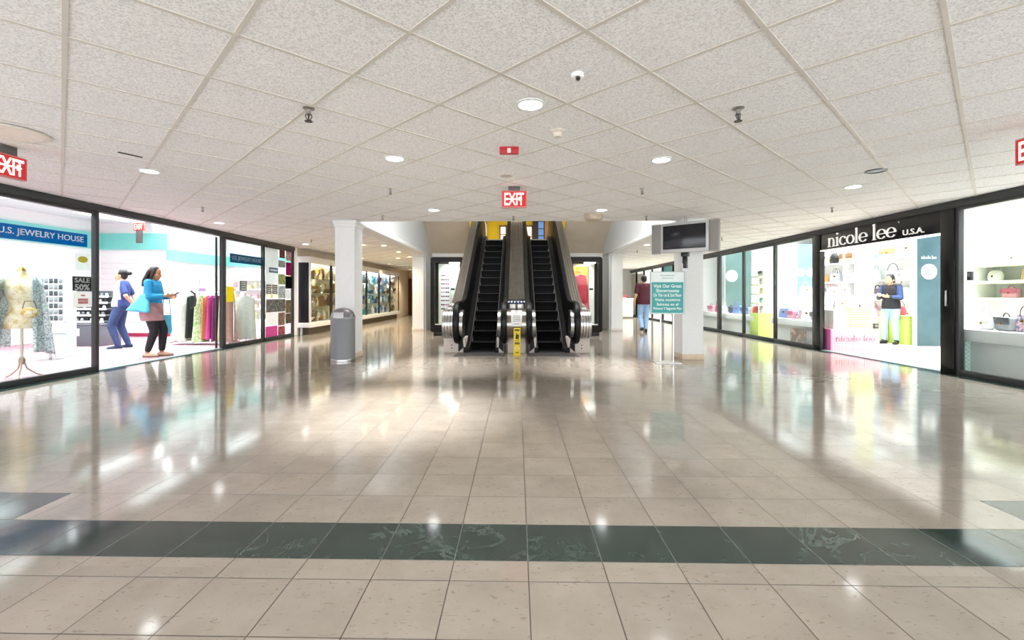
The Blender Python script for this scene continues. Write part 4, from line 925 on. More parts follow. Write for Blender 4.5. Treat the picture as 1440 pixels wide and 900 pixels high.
t = thing('accessory_shelf', 'thin white shelf above the clothes rack', 'shelf', (-7.0, 10.75, .006)); MB().box(-.5, .5, -.1, .1, 1.16, 1.18).build('board', SHINYWHITE, t)
for sd in (-.48, .48): MB().cyl((sd, .06, 0), (sd, .06, 1.5), .012, seg=8).build('post', CHROME, t)
MB().tube([(-.48, .06, 1.5), (.48, .06, 1.5)], .012, 8).build('top_bar', CHROME, t)
hat = MB(); hat.lathe([(.11, 0), (.11, .008), (.07, .012), (.065, .07), (.04, .09), (.0001, .092)], seg=18); proto('hat', [('hat', hat.mesh('hat', WHITE))])
for i, (cn, hx) in enumerate((('mauve', '#8d6c8e'), ('white', '#ece9e6'), ('coral', '#e0907e'), ('pink', '#e5a6b3'))):
    place('hat', 'hat', '%s hat on the thin shelf above the clothes rack' % cn, 'hat', (-7.36+.24*i, 10.75, 1.1865), 0, 'hats above the clothes rack', mats=[M(hx, .7)])

# ================================================================== right shop
WOODF = M('#e6dccf', .35, var=.05, scale=3)
struct(MB().box(6.2, 10.2, 2.4, 16.1, -.15, .006).build('floor_shop_right', WOODF, smooth=False), 'pale beige floor of the right shop')
struct(MB().box(10.1, 10.2, 2.4, 16.1, 0, 3.0).build('wall_shop_right', SHOPW, smooth=False)); struct(MB().box(6.2, 10.2, 16, 16.15, 0, 3.0).build('wall_shop_right_end', SHOPW, smooth=False)); struct(MB().box(6.2, 10.2, 2.3, 2.4, 0, 3.0).build('wall_shop_right_near', SHOPW, smooth=False))
struct(MB().box(6.1, 10.2, 2.3, 16.15, 3.0, 3.1).build('ceiling_shop_right', SHOPW, smooth=False))
struct(MB().box(6.2, 8.6, 16.15, 25.1, -.15, .006).build('floor_shop_far', WOODF, smooth=False)); struct(MB().box(8.5, 8.6, 16.15, 25, 0, 3.0).build('wall_shop_far', SHOPW, smooth=False)); struct(MB().box(6.2, 8.6, 25, 25.1, 0, 3).build('wall_shop_far_end', SHOPW, smooth=False)); struct(MB().box(6.1, 8.6, 16.15, 25.1, 3.0, 3.1).build('ceiling_shop_far', SHOPW, smooth=False))
for i, (x, y) in enumerate(((7.3, 4.8), (7.3, 7.8), (7.4, 10.6), (7.4, 13.2), (9.2, 6), (9.2, 12.5))):
    troffer('fluorescent_ceiling_light', x, y, 2.999, .55, 1.4, 3.0, 'long white fluorescent fixture in the right shop, ' + ['above the near bag counter', 'behind the dark door post', 'above the shop entrance', 'above the lime stand', 'nearest along the back wall', 'over the bag wall'][i], 'fluorescent fixtures of the right shop')
# header with the shop name
t = thing('shop_header', 'glossy black header with white shop name over the right entrance', 'shop sign', (6.06, (rp[1]+rp[2])/2, 1.985)); hl = (rp[2]-rp[1])/2
MB().box(-.02, .14, -hl, hl, 0, .32, .004).build('board', M('#1d1e20', .2, .2, var=.1), t); MB().box(-.025, .14, -hl, hl, -.012, 0).build('light_strip', EM('#fffaf0', 2.0), t)
WLE = M('#f4f3f0', .4, emit=.25, var=.01)
yA, yB_ = onX(1166.5, WX), onX(1263, WX)
roman('lettering', 'nicole lee', .165, (6.036, yA, 2.03), 'R', WLE, t, .015, width=abs(yA-yB_))
text('lettering', 'U.S.A.', .085, (6.036, onX(1287, WX), 2.073), 'R', WLE, t, width=abs(onX(1272, WX)-onX(1302, WX)), depth=.012)
b = MB(); yq = onX(1266.5, WX); b.tube([(6.03, yq+.022*cos(a), 2.255+.022*sin(a)) for a in [2*pi*i/18 for i in range(18)]], .004, 6, closed=True); b.build('ring_mark', WLE, t); text('lettering', 'R', .022, (6.034, yq, 2.255), 'R', WLE, t, depth=.006)
# handbags
def bag_parts(kind):
    if kind == 'tote':
        b = MB(); rings = []
        for z, w, d in ((0, .15, .055), (.02, .165, .065), (.12, .16, .055), (.2, .15, .04), (.23, .145, .02)):
            rings.append([(w*(abs(cos(a))**.35)*(1 if cos(a) > 0 else -1), d*(abs(sin(a))**.6)*(1 if sin(a) > 0 else -1), z) for a in [2*pi*i/28 for i in range(28)]])
        b.loft(rings); h = MB()
        for y in (-.03, .03): h.tube([(.075*cos(a), y, .215+.13*sin(a)) for a in [pi*i/14 for i in range(15)]], .006, 6)
        f = MB(); f.box(-.03, .03, -.06, -.052, .13, .165, .006); return [('body', b, 0), ('handle', h, 1), ('clasp', f, 2)]
    if kind == 'satchel':
        b = MB(); b.box(-.15, .15, -.06, .06, 0, .19, .03, 3); h = MB(); h.tube([(.06*cos(a), 0, .19+.055*sin(a)) for a in [pi*i/12 for i in range(13)]], .009, 6)
        f = MB(); f.box(-.152, .152, -.067, -.055, .09, .185, .012); g = MB(); g.box(-.02, .02, -.073, -.065, .085, .115, .004); return [('body', b, 0), ('handle', h, 1), ('flap', f, 1), ('clasp', g, 2)]
    b = MB(); rings = []
    for z, w, d in ((0, .12, .05), (.02, .15, .065), (.1, .165, .07), (.17, .14, .05), (.215, .09, .025), (.225, .05, .012)): rings.append([(w*cos(a), d*sin(a), z) for a in [2*pi*i/24 for i in range(24)]])
    b.loft(rings); h = MB(); h.tube([(.12*cos(a), 0, .15+.2*sin(a)) for a in [pi*i/14 for i in range(15)]], .007, 6); f = MB(); f.cyl((0, -.071, .1), (0, -.079, .1), .02, seg=14); return [('body', b, 0), ('strap', h, 1), ('clasp', f, 2)]
BROLE = {}
for kd in ('tote', 'satchel', 'hobo'):
    ps = bag_parts(kd); proto('bag_'+kd, [(n_, m_.mesh(n_, WHITE)) for n_, m_, r_ in ps]); BROLE[kd] = [r_ for _, _, r_ in ps]
BC = {'white': ('#efeeec', '#c9c7c4'), 'black': ('#1c1c1f', '#2e2e33'), 'blue': ('#7f9bd0', '#5a76b0'), 'tan': ('#d9b48c', '#8f6a48'), 'pink': ('#eba7bb', '#d0708e'), 'red': ('#d4475c', '#8c2c3a'), 'grey': ('#a4a6aa', '#606268'), 'cream': ('#ecdfc8', '#b59c76'), 'orange': ('#eeaa62', '#b07030'), 'mint': ('#bfe0d4', '#7fb0a0'), 'navy': ('#33415f', '#1d2538'), 'floral': None}
FLO = pattern_mat('floral_print', 'spots', '#f2e9ea', '#d98ba0', 40, .6, '#7d8fb0')
def bag(kind, cn, where, loc, rz, sc=1.0, grp=None):
    c = BC[cn]; m0_ = FLO if c is None else M(c[0], .45, var=.05); m1_ = M('#5c4a52', .5) if c is None else M(c[1], .45)
    nm = {'tote': 'tote bag', 'satchel': 'satchel', 'hobo': 'shoulder bag'}[kind]
    return place('bag_'+kind, nm.replace(' ', '_'), '%s %s %s' % (cn if cn != 'floral' else 'flower print', nm, where), 'bag', loc, rz, grp, sc, [(m0_, m1_, GOLD)[r_] for r_ in BROLE[kind]])
KD = ['tote', 'satchel', 'hobo']
# back wall shelves of bags
BXW = 9.6
t = thing('bag_shelving', 'white wall shelving full of bags behind the right entrance', 'shelving', (BXW, 11.3, .006)); 
MB().box(.12, .16, 0, 4.6, 0, 2.7, .004).build('back_board', SHOPW, t)
BS = [.43, 1.0, 1.48, 2.03]
for z in BS: MB().box(-.22, .12, 0, 4.6, z-.035, z, .004).build('shelf', SHOPW, t)
for yy in (0, 2.3, 4.56): MB().box(-.2, .12, yy, yy+.04, 0, 2.6, .004).build('upright', SHOPW, t)
rows = [['white', 'cream', 'pink', 'white', 'grey', 'cream', 'white', 'mint', 'white'], ['grey', 'white', 'floral', 'pink', 'white', 'black', 'cream', 'white', 'navy'], ['white', 'grey', 'mint', 'white', 'white', 'grey', 'orange', 'white', 'black'], ['white', 'cream', 'blue', 'blue', 'tan', 'black', 'white', 'grey', 'black']]
for r, row in enumerate(rows):
    for c, cn in enumerate(row):
        yy = 11.62+.5*c; sc = 1.45 if r != 2 else 1.2
        if cn == 'white' and c % 3 == 1: sc *= .9
        bag(KD[(r*2+c) % 3], cn, 'on the bag wall, %s shelf up, %s from the right' % (ORD[r], ORD[c]), (BXW-.06, yy+.1*((c*7+r) % 3-1), BS[r]+.0065), -pi/2+random.uniform(-.2, .2), sc, 'bags on the wall shelving')
# dark mirrored panel with the white disc
def disc(loc, r, face, m, parent, th=.01):
    fr = frame(loc, face)
    if parent is not None: fr = parent.matrix_basis.inverted() @ fr
    b = MB(); b.cyl((0, 0, 0), (0, 0, th), r, seg=32); b._fin(list(b.b.verts), fr); return b.build('disc', m, parent)
PT = M('#3d5c66', .12, .3, var=.12, scale=2)
x0 = onY(1289, 10.15)
t = thing('mirror_panel', 'tall dark teal mirrored panel with a white disc behind the woman with the phone', 'panel', (x0+.45, 10.15, .006)); MB().box(-.45, .06, 0, .08, 0, 2.55, .006).build('body', PT, t); MB().box(-.47, -.45, -.01, .09, 0, 2.57, .004).build('edge', M('#c4d6d8', .3), t)
DW = M('#e3e8e9', .6)
xd = onY(1307, 10.13); disc((xd, 10.145, zz(382, xd, 10.14)), .165, 'F', DW, t); text('emblem', '&', .17, (xd, 10.134, zz(382, xd, 10.14)), 'F', M('#6f8288', .5), t, width=.16)
roman('emblem', 'nicole lee', .045, (xd-.16, 10.145, zz(364, xd, 10.14)), 'F', DW, t, .004, width=.32)
# wall stub next to it and the lime counter
struct(MB().box(x0-.42, x0-.03, 11.3, 11.4, 0, 3.0).build('wall_lime', M('#eef3d2', .6), smooth=False), 'pale lime wall behind the woman with the phone')
LIME = M('#c8e070', .5, var=.03)
t = thing('lime_counter', 'lime green counter beside the woman with the phone', 'counter', (8.50, 10.85, .006)); MB().box(.06, .36, -.45, .3, 0, .62, .008).build('body', LIME, t); MB().box(-.75, .05, .05, .3, 0, .58, .008).build('side_unit', M('#eaf1b8', .5), t); MB().box(.045, .375, -.465, .315, .62, .64, .004).build('top', M('#dceaa0', .4), t)
bag('hobo', 'red', 'on the lime counter beside the woman with the phone', (8.71, 10.75, .647), .2, .9); bag('tote', 'cream', 'on the low pale end of the lime counter', (8.0, 11.02, .5865), .1, .8)
# pink name box with slatted units on top
PK = M('#e3a3b6', .5, var=.02); PKD = M('#d871a6', .5, var=.03)
xa, xb = 6.19, onY(1237, 9.30)
t = thing('pink_plinth', 'pale pink plinth with the shop name at the right entrance', 'plinth', (xa, 9.30, .006)); wd = xb-xa
MB().box(0, wd, 0, .38, 0, .42, .006).build('body', PK, t); MB().box(-.012, 0, .0, .38, 0, .42, .0).build('magenta_side', PKD, t, smooth=False)
b = MB(); [b.box(u, u+.004, -.003, 0, .01, .41) for u in [.04+.045*i for i in range(int(wd/.045)-1)]]; [b.box(.02, wd-.02, -.003, 0, v, v+.004) for v in [.03+.045*i for i in range(9)]]; b.build('grid_lines', M('#f6d3dc', .5), t, smooth=False)
roman('lettering', 'nicole lee', .075, (onY(1174.5, 9.30), 9.294, .19), 'F', M('#a86a82', .5), t, .004, width=onY(1231, 9.3)-onY(1174.5, 9.3))
def slat_unit(px0, px1, ztop, label, m1, m2, yy=9.36):
    a, b_ = onY(px0, yy), onY(px1, yy); t = thing('slatted_display', label, 'display unit', ((a+b_)/2, yy, .4265)); h = ztop-.4265; w = (b_-a)/2
    MB().box(-w, w, .01, .3, 0, h, .004).build('body', m1, t); b = MB(); n = 9
    for i in range(n): b.box(-w-.004, w+.004, -.004, .01, h*(i+.12)/n, h*(i+.72)/n)
    b.build('slats', m2, t, smooth=False)
slat_unit(1172.5, 1193.5, .80, 'white slatted display unit on the pink plinth', M('#e8e9e2', .5), SHINYWHITE); slat_unit(1195, 1227, .86, 'pale yellow slatted display unit on the pink plinth', M('#d9cf9a', .5), M('#f5ecb4', .5))
a = onY(1211, 9.49); k = thing('brochure_holder', 'tiny dark brochure holder on the yellow slatted unit', 'holder', (a, 9.49, .8605)); MB().prism([(-.03, 0), (.03, 0), (.01, .05), (-.01, .05)], 'x', -.03, .03).build('body', INK, k); MB().box(-.025, .025, -.028, -.02, .005, .04).build('card', PAPER, k)
a = onY(1227.0+4, 9.45); k = thing('door_sensor', 'small dark box beside the yellow slatted unit', 'box', (a, 9.42, .4265)); MB().box(-.045, .045, 0, .08, 0, .11, .008).build('body', INK, k); MB().box(-.03, .03, -.004, 0, .04, .08).build('face', M('#77787b', .4), k)
bag('tote', 'white', 'on top of the white slatted unit', (onY(1182, 9.5), 9.51, .8005), .2, .9)
# window counters of the right shop
def counter(y0, y1, zt, label, th=.15, xw=.55):
    t = thing('window_counter', label, 'counter', (6.2, y0, .006)); ln = y1-y0
    MB().box(0, xw, 0, ln, zt-th, zt-.006, .008).build('top', SHINYWHITE, t); MB().box(.10, xw-.04, .12, ln-.02, 0, zt-th, .004).build('cabinet', M('#e6e6e3', .5, var=.02), t); return t
t = counter(3.2, 6.86, .63, 'white counter of bags behind the nearest right pane', .17)
MB().box(.03, .13, 3.40, 3.62, 0, .455).build('mosaic_end', pattern_mat('mint_tiles', 'checker', '#bfe6d6', '#e8f5ee', 34, .3), t, smooth=False)
counter(9.75, 11.5, .56, 'white counter of bags behind the pane beside the door post'); counter(12.35, 15.9, .56, 'long white counter behind the pane with the white disc')
nb = [(5.98, 'white', 'hobo', .9), (5.72, 'grey', 'satchel', 1.0), (5.47, 'floral', 'tote', 1.0), (5.22, 'grey', 'hobo', 1.1), (4.95, 'black', 'satchel', .9), (4.7, 'pink', 'tote', 1.0)]
for i, (yy, cn, kd, sc) in enumerate(nb): bag(kd, cn, 'on the nearest right window counter, %s from the far end' % ORD[i], (6.45, yy+.55, .6305), -pi/2+random.uniform(-.3, .3), sc*.95, 'bags on the nearest window counter')
for i, (yy, cn, kd) in enumerate(((11.3, 'blue', 'tote'), (11.0, 'pink', 'satchel'), (10.7, 'floral', 'hobo'), (10.4, 'white', 'tote'), (10.1, 'grey', 'satchel'), (9.87, 'pink', 'hobo'))): bag(kd, cn, 'on the counter beside the door post, %s from the far end' % ORD[i], (6.42, yy, .5605), -pi/2+random.uniform(-.3, .3), .95, 'bags on the counter beside the door post')
for i, (yy, cn, kd) in enumerate(((15.5, 'pink', 'satchel'), (15.0, 'red', 'tote'), (14.55, 'white', 'hobo'), (14.1, 'navy', 'satchel'), (13.7, 'blue', 'tote'), (13.2, 'blue', 'satchel'), (12.75, 'orange', 'hobo'), (12.5, 'red', 'tote'))): bag(kd, cn, 'on the long far window counter, %s from the far end' % ORD[i], (6.42, yy, .5605), -pi/2+random.uniform(-.3, .3), 1.05, 'bags on the long window counter')
# lime stand with pale shelves
yy = onX(1071, 6.4)
t = thing('lime_stand', 'lime green stand with pale shelves behind the middle pane', 'display stand', (6.4, yy, .006)); MB().box(-.2, .2, -.22, .22, 0, .62, .008).build('base', LIME, t)
for z in (.86, 1.1, 1.34, 1.56): MB().box(-.18, .18, -.2, .2, z, z+.03, .004).build('shelf', M('#dfe9b2', .4), t)
b = MB(); [b.box(u, u+.02, v, v+.02, .62, 1.59) for u in (-.18, .16) for v in (-.2, .18)]; b.build('upright', SHINYWHITE, t, smooth=False)
for i, z in enumerate((.62, .89, 1.13, 1.37, 1.59)): bag(KD[i % 3], ['white', 'mint', 'cream', 'white', 'grey'][i], 'on the lime stand, %s level from the bottom' % ORD[i], (6.4, yy, .0065+z+.0005), -pi/2, .72, 'bags on the lime stand')
# dark teal columns with discs
t = thing('teal_divider', 'dark teal panel with one white disc behind the far counter', 'panel', (7.15, 15.2, .006)); MB().box(-.42, .42, 0, .3, 0, 2.6, .006).build('body', M('#5b7a77', .2, var=.15, scale=2), t); MB().box(-.44, -.42, -.01, .31, 0, 2.6, .003).build('edge', M('#cfe0de', .3), t); xq = onY(1029, 15.19); disc((xq, 15.195, zz(388, xq, 15.19)), .19, 'F', DW, t)
t = thing('teal_divider', 'dark teal panel with two white discs behind the pane beside the door post', 'panel', (8.3, 13.0, .006)); xq0, xq1 = onY(1121, 13), onY(1146, 13)
MB().box(xq0-8.3, xq1-8.3, 0, .25, .0, 2.5, .006).build('body', M('#7d9fa2', .2, var=.12, scale=2), t); MB().box(xq0-8.32, xq0-8.3, -.01, .26, 0, 2.5, .003).build('edge', M('#cfe0de', .3), t)
for p_ in (1126, 1140): xq = onY(p_, 12.99); disc((xq, 12.995, zz(383, xq, 12.99)), .12, 'F', DW, t)
t = thing('white_cabinet', 'white cabinet with bags in front of the two disc panel', 'cabinet', (8.3, 12.3, .006)); MB().box(-.85, .5, 0, .45, 0, 1.06, .006).build('body', SHOPW, t); MB().box(-.88, .53, -.02, .47, 1.06, 1.09, .004).build('top', SHINYWHITE, t)
for i, (u, cn) in enumerate(((-.65, 'white'), (-.3, 'grey'), (.05, 'pink'), (.33, 'white'))): bag(KD[i % 3], cn, 'on the white cabinet under the two disc panel, %s from the left' % ORD[i], (8.3+u, 12.5, 1.0965), 0, 1.0, 'bags on the white cabinet')
t, w, h, p = gl_rect(1111.5, 1133.5, 461.5, 484, GXR, 'floor_poster', 'small colourful fashion picture low behind the pane beside the door post', 'poster', pattern_mat('fashion_print', 'noise', '#7a8a80', '#c9b09c', 7, .5, '#93746c')); bars(t, w, h, M('#8ba694', .5), ())if False else None
# pale green glass shelving and bag stand behind the nearest pane
t = thing('green_glass_shelves', 'pale green glass shelves behind the nearest right pane', 'shelving', (8.0, 7.6, .006))
for z in (1.0, 1.28, 1.56): MB().box(-.2, .2, -.55, .55, z, z+.05, .004).build('shelf', M('#e6efca', .25), t)
b = MB(); [b.box(-.2, .22, v, v+.03, 0, 1.9) for v in (-.56, .54)]; b.box(.2, .22, -.56, .56, 0, 1.9); b.build('frame', SHINYWHITE, t, smooth=False)
for i, (v, z, cn) in enumerate(((-.3, 1.05, 'white'), (.1, 1.05, 'pink'), (.35, 1.33, 'white'), (-.2, 1.33, 'tan'), (.05, 1.61, 'white'), (-.35, 1.61, 'mint'))): bag(KD[i % 3], cn, 'on the pale green glass shelves, %s of six from the bottom up' % ORD[i], (8.0, 7.6+v, .0065+z), -pi/2, .8, 'bags on the green glass shelves')
t = thing('white_display_block', 'tall white display block behind the near bag counter', 'display block', (7.3, 5.4, .006)); MB().box(-.3, .3, -.9, .42, 0, .95, .006).build('body', SHOPW, t); MB().box(-.1, .3, -.9, .42, .95, 1.13, .006).build('step', SHOPW, t); MB().box(.28, .34, -.9, .42, 0, 2.1, .004).build('back_board', SHINYWHITE, t)
for i, (u, v, z, cn) in enumerate(((-.2, .2, .9505, 'pink'), (-.2, -.15, .9505, 'pink'), (.1, .25, 1.1305, 'black'), (.1, -.1, 1.1305, 'grey'), (-.2, -.5, .9505, 'red'))): bag(KD[(i+1) % 3], cn, 'on the tall white display block, %s placed' % ['far front', 'second front', 'far rear', 'second rear', 'nearest front'][i], (7.3+u, 5.4+v, z+.0065), -pi/2, .85, 'bags on the tall white block')
k = thing('security_pad', 'small dark pad on the inside edge of the nearest right pane', 'sensor', (6.14, rp[0]-.11, 1.36)); MB().box(-.02, .02, -.03, .03, -.06, .06, .006).build('body', INK, k); MB().box(-.024, -.02, -.02, .02, -.01, .04).build('face', M('#8a8c90', .4), k)
t, w, h, p = gl_rect(932.5, 945.5, 372.5, 383, GXR, 'teal_sign', 'small teal sign high in the far right shop window', 'sign', M('#3f9aa0', .5)); bars(t, w, h, M('#8cc4c6', .6), ((.25, .3, .05), (.0, .35, .05), (-.25, .3, .05)))
for a, b_, c, lab in ((887.5, 894, '#e6dcc8', 'leftmost cream blind in the far right window'), (895.5, 904, '#e9e2d4', 'second cream blind in the far right window')):
    t, w, h, p = gl_rect(a, b_, 385, 443, GXR+.03, 'window_blind', lab, 'blind', M(c, .7)); bars(t, w, h, M('#d8cdb8', .7), ((.0, .49, .002), (.2, .49, .002), (-.2, .49, .002), (.4, .49, .002), (-.4, .49, .002)))
t = thing('yellow_bench', 'low yellow green bench in the far right shop window', 'bench', (6.3, 17.0, .006)); MB().box(0, .4, 0, 2.2, .28, .36, .01).build('top', M('#d3d36a', .5), t); b = MB(); [b.box(.02, .36, v, v+.05, 0, .28) for v in (.05, 1.1, 2.1)]; b.build('leg', SHINYWHITE, t, smooth=False)
# ================================================================== PEOPLE
def remesh(b, name, mats, vox, parent, smooth_it=4, paint=None):
    me0 = b.mesh('tmp', mats); o = bpy.data.objects.new('tmp', me0); COL.objects.link(o)
    r = o.modifiers.new('r', 'REMESH'); r.mode = 'VOXEL'; r.voxel_size = vox; r.use_smooth_shade = True
    s = o.modifiers.new('s', 'SMOOTH'); s.factor = .5; s.iterations = smooth_it
    dg = bpy.context.evaluated_depsgraph_get(); dg.update()
    me = bpy.data.meshes.new_from_object(o.evaluated_get(dg)); bpy.data.objects.remove(o); bpy.data.meshes.remove(me0)
    me.materials.clear()
    for m in mats: me.materials.append(m)
    me.polygons.foreach_set('material_index', [0]*len(me.polygons)); me.polygons.foreach_set('use_smooth', [True]*len(me.polygons))
    if paint:
        for p in me.polygons:
            i = paint(p.center)
            if i: p.material_index = i
    me.name = name; return link(name, me, parent)
def V3(*a): return Vector(a)
def mid(a, b, t): return Vector(a).lerp(Vector(b), t)
def hand(b, wrist, dirv, palm_n, curl, size=1.0, thumb_side=1):
    """palm, four unequal bent fingers and a thumb leaving the side of the palm"""
    d = Vector(dirv).normalized(); n = (Vector(palm_n)-Vector(palm_n).dot(d)*d).normalized(); s = d.cross(n)*thumb_side
    w = Vector(wrist); k = size
    b.cap(w, .019*k, w+d*.03*k, .021*k, 10)
    for u in (-.024, -.008, .008, .024): b.cap(w+d*.02*k+s*u*.7*k, .011*k, w+d*.082*k+s*u*k, .0105*k, 8)
    for u, ln in ((.026, .068), (.009, .078), (-.008, .073), (-.024, .056)):
        p = w+d*.085*k+s*u*k; a = 0
        for j, f in enumerate((.45, .32, .23)):
            a += curl*(.5, .8, .6)[j]; q = p+(d*cos(a)+n*sin(a))*ln*f*k; b.cap(p, (.0092-.0008*j)*k, q, (.0086-.0008*j)*k, 8); p = q
    p = w+d*.03*k+s*.02*k; q = p+(d*.55+s*.75+n*.25).normalized()*.036*k; b.cap(p, .0125*k, q, .0105*k, 8); r = q+(d*.85+s*.3+n*.4*max(.3, curl)).normalized()*.03*k; b.cap(q, .0105*k, r, .0085*k, 8)
def head_mb(b, c, yaw=0, pitch=0, s=1.0):
    R = Matrix.Rotation(yaw, 3, 'Z') @ Matrix.Rotation(pitch, 3, 'X')
    P = lambda x, y, z: Vector(c)+R @ (Vector((x, y, z))*s)
    b.sph(P(0, -.012, .03), .074*s, .092*s, .088*s, 20, R); b.sph(P(0, .03, -.035), .056*s, .062*s, .075*s, 16, R); b.sph(P(0, .062, -.088), .026*s, .022*s, .02*s, 12, R)
    b.cap(P(0, .086, .012), .009*s, P(0, .098, -.024), .0115*s, 8); b.sph(P(-.012, .09, -.028), .0095*s, seg=8); b.sph(P(.012, .09, -.028), .0095*s, seg=8)
    b.sph(P(0, .082, -.056), .022*s, .012*s, .007*s, 10, R); b.sph(P(0, .08, -.066), .018*s, .011*s, .007*s, 10, R)
    b.cap(P(-.036, .066, .034), .009*s, P(.036, .066, .034), .009*s, 8)
    for sd in (-1, 1): b.sph(P(sd*.074, -.004, -.01), .012*s, .022*s, .032*s, 10, R); b.sph(P(sd*.042, .05, -.02), .024*s, .028*s, .026*s, 10, R)
    eyes = [P(sd*.031, .083, .006) for sd in (-1, 1)]; lips = P(0, .092, -.06)
    return P, R, lambda p: 1 if min((p-e).length for e in eyes) < .0125*s else (2 if abs((R.inverted() @ (p-lips)).z) < .010*s and abs((R.inverted() @ (p-lips)).x) < .02*s and (R.inverted() @ (p-lips)).y > -.012*s else 0)
def body_mb(J, fem=True, heavy=1.0):
    b = MB(); h = heavy
    b.sph(J['pelvis'], .155*h, .115*h, .12, 18); b.sph(mid(J['pelvis'], J['chest'], .5), .125*h, .092*h, .16, 18); b.sph(J['chest'], .15*h, .105*h, .17, 18)
    b.cap(J['neck'], .05, mid(J['neck'], J['head'], .6), .047, 12); b.cap(J['shL'], .052, J['shR'], .052, 12); b.cap(mid(J['shL'], J['shR'], .3), .05, J['neck'], .045); b.cap(mid(J['shL'], J['shR'], .7), .05, J['neck'], .045)
    for sd in 'LR':
        b.cap(J['sh'+sd], .049*h, J['el'+sd], .037*h); b.cap(J['el'+sd], .037*h, J['wr'+sd], .025)
        b.cap(J['hip'+sd], .088*h, J['kn'+sd], .056*h); m_ = mid(J['kn'+sd], J['an'+sd], .3); b.cap(J['kn'+sd], .053*h, m_, .052*h); b.cap(m_, .052*h, J['an'+sd], .034)
        f = Vector(J['toe'+sd])-Vector(J['an'+sd]); b.cap(V3(*J['an'+sd])+V3(0, 0, -.03), .032, J['toe'+sd], .022)
        b.sph(V3(*J['an'+sd])-Vector((f.x, f.y, 0)).normalized()*.03+V3(0, 0, -.04), .03, seg=10)
    return b
def trousers(J, h, hem=.0):
    b = MB(); b.sph(V3(*J['pelvis'])+V3(0, 0, .0), .176*h, .142*h, .15, 18)
    for sd in 'LR':
        kn, an = Vector(J['kn'+sd]), Vector(J['an'+sd]); e = kn.lerp(an, 1-hem)
        b.cap(J['hip'+sd], .103*h, kn, .072*h); b.cap(kn, .072*h, kn.lerp(an, .4), .066*h); b.cap(kn.lerp(an, .4), .066*h, e, .052*h)
    return b
def shirt(J, h, sleeve, loose=1.0, ln=.0):
    b = MB(); k = h*loose
    pv, ch = Vector(J['pelvis']), Vector(J['chest']); sm = mid(J['shL'], J['shR'], .5); rg = []
    for (c, dz, rx, ry) in ((pv, -.045-ln, .195, .152), (pv, .05, .186, .148), (mid(pv, ch, .5), 0, .168, .132), (ch, 0, .176, .132), (mid(ch, sm, .6), .02, .170, .118), (Vector(sm), .03, .12, .085)):
        rg.append([(c.x+rx*k*cos(2*pi*i/28), c.y+ry*k*sin(2*pi*i/28), c.z+dz) for i in range(28)])
    b.loft(rg)
    b.cap(J['shL'], .066*h, J['shR'], .066*h); b.cap(mid(J['shL'], J['shR'], .3), .06, V3(*J['neck'])+V3(0, 0, -.02), .05); b.cap(mid(J['shL'], J['shR'], .7), .06, V3(*J['neck'])+V3(0, 0, -.02), .05)
    for sd in 'LR':
        s_, e_, w_ = Vector(J['sh'+sd]), Vector(J['el'+sd]), Vector(J['wr'+sd])
        if sleeve <= 1: b.cap(s_, .065*h, s_.lerp(e_, sleeve), .06*h)
        else: b.cap(s_, .065*h, e_, .055*h); b.cap(e_, .055*h, e_.lerp(w_, sleeve-1), .043*h)
    return b
def shoes(J, parent, m, ms, flat=False):
    for sd in 'LR':
        an, toe = Vector(J['an'+sd]), Vector(J['toe'+sd]); f = (toe-an); f.z = 0; f.normalize(); g = min(an.z-.075, toe.z-.022)
        R = Matrix.Rotation(atan2(f.y, f.x)-pi/2, 3, 'Z'); base = Vector((an.x, an.y, 0)); lift = an.z-.085
        b = MB(); pt = lambda y, z: base+f*y+Vector((0, 0, z+lift))
        b.cap(pt(-.045, .045), .036, pt(.08, .038), .038); b.cap(pt(.08, .038), .038, pt(.155, .03), .028)
        if not flat: b.cap(pt(-.03, .06), .042, pt(.02, .075), .04)
        s = remesh(b, 'shoe', [m], .008, parent, 3)
        q = MB(); ring = []
        for i in range(24):
            a = 2*pi*i/24; yy = .055+.135*sin(a); ww = .04+.004*sin(a); ring.append((ww*cos(a), yy))
        tops = [[tuple(base+R @ Vector((u, v, 0))+Vector((0, 0, z+lift))) for u, v in ring] for z in (0.0, .016)]; q.loft(tops).build('sole', ms, s)
SKIN = M('#d9a684', .55, var=.05); SKIND = M('#b98563', .55, var=.05); EYE = M('#2a1c16', .3); LIP = M('#b3655c', .5)
def person(label, loc, rz, J, top, bottom, shoe, hair, fem=True, h=1.0, sleeve=.6, loose=1.0, ln=0, hem=.04, skin=None, yaw=0, pitch=0, hands=None, top_paint=None, topm=None, hairf=None, flat=False, sc=1.0, topname='shirt', botname='trousers'):
    t = thing('person', label, 'person', loc, rz); t.scale = (sc, sc, sc); sk = skin or SKIN
    b = body_mb(J, fem, h); P, R, pf = head_mb(b, J['head'], yaw, pitch)
    for sd in 'LR':
        d, n, curl, ts = hands[sd]; hand(b, J['wr'+sd], d, n, curl, .95, ts)
    remesh(b, 'body', [sk, EYE, LIP], .0075, t, 2, pf)
    remesh(trousers(J, h, hem), botname, [bottom], .012, t, 3)
    remesh(shirt(J, h, sleeve, loose, ln), topname, topm or [top], .012, t, 3, top_paint)
    shoes(J, t, shoe[0], shoe[1], flat)
    hb = MB(); hairf(hb, P, R); remesh(hb, 'hair', [hair], .008, t, 2)
    return t, P, R
DEN = M('#33456e', .85, var=.22, scale=9); DENL = M('#93b3d6', .8, var=.12, scale=9); LEG = M('#17171b', .7, var=.1); SNEAK = M('#23304f', .6); WSOLE = M('#d9d6d2', .6); DKSH = M('#1b1a1c', .5)
HB = M('#2a1d17', .45, var=.2, scale=40); HBK = M('#191413', .45, var=.2, scale=40)
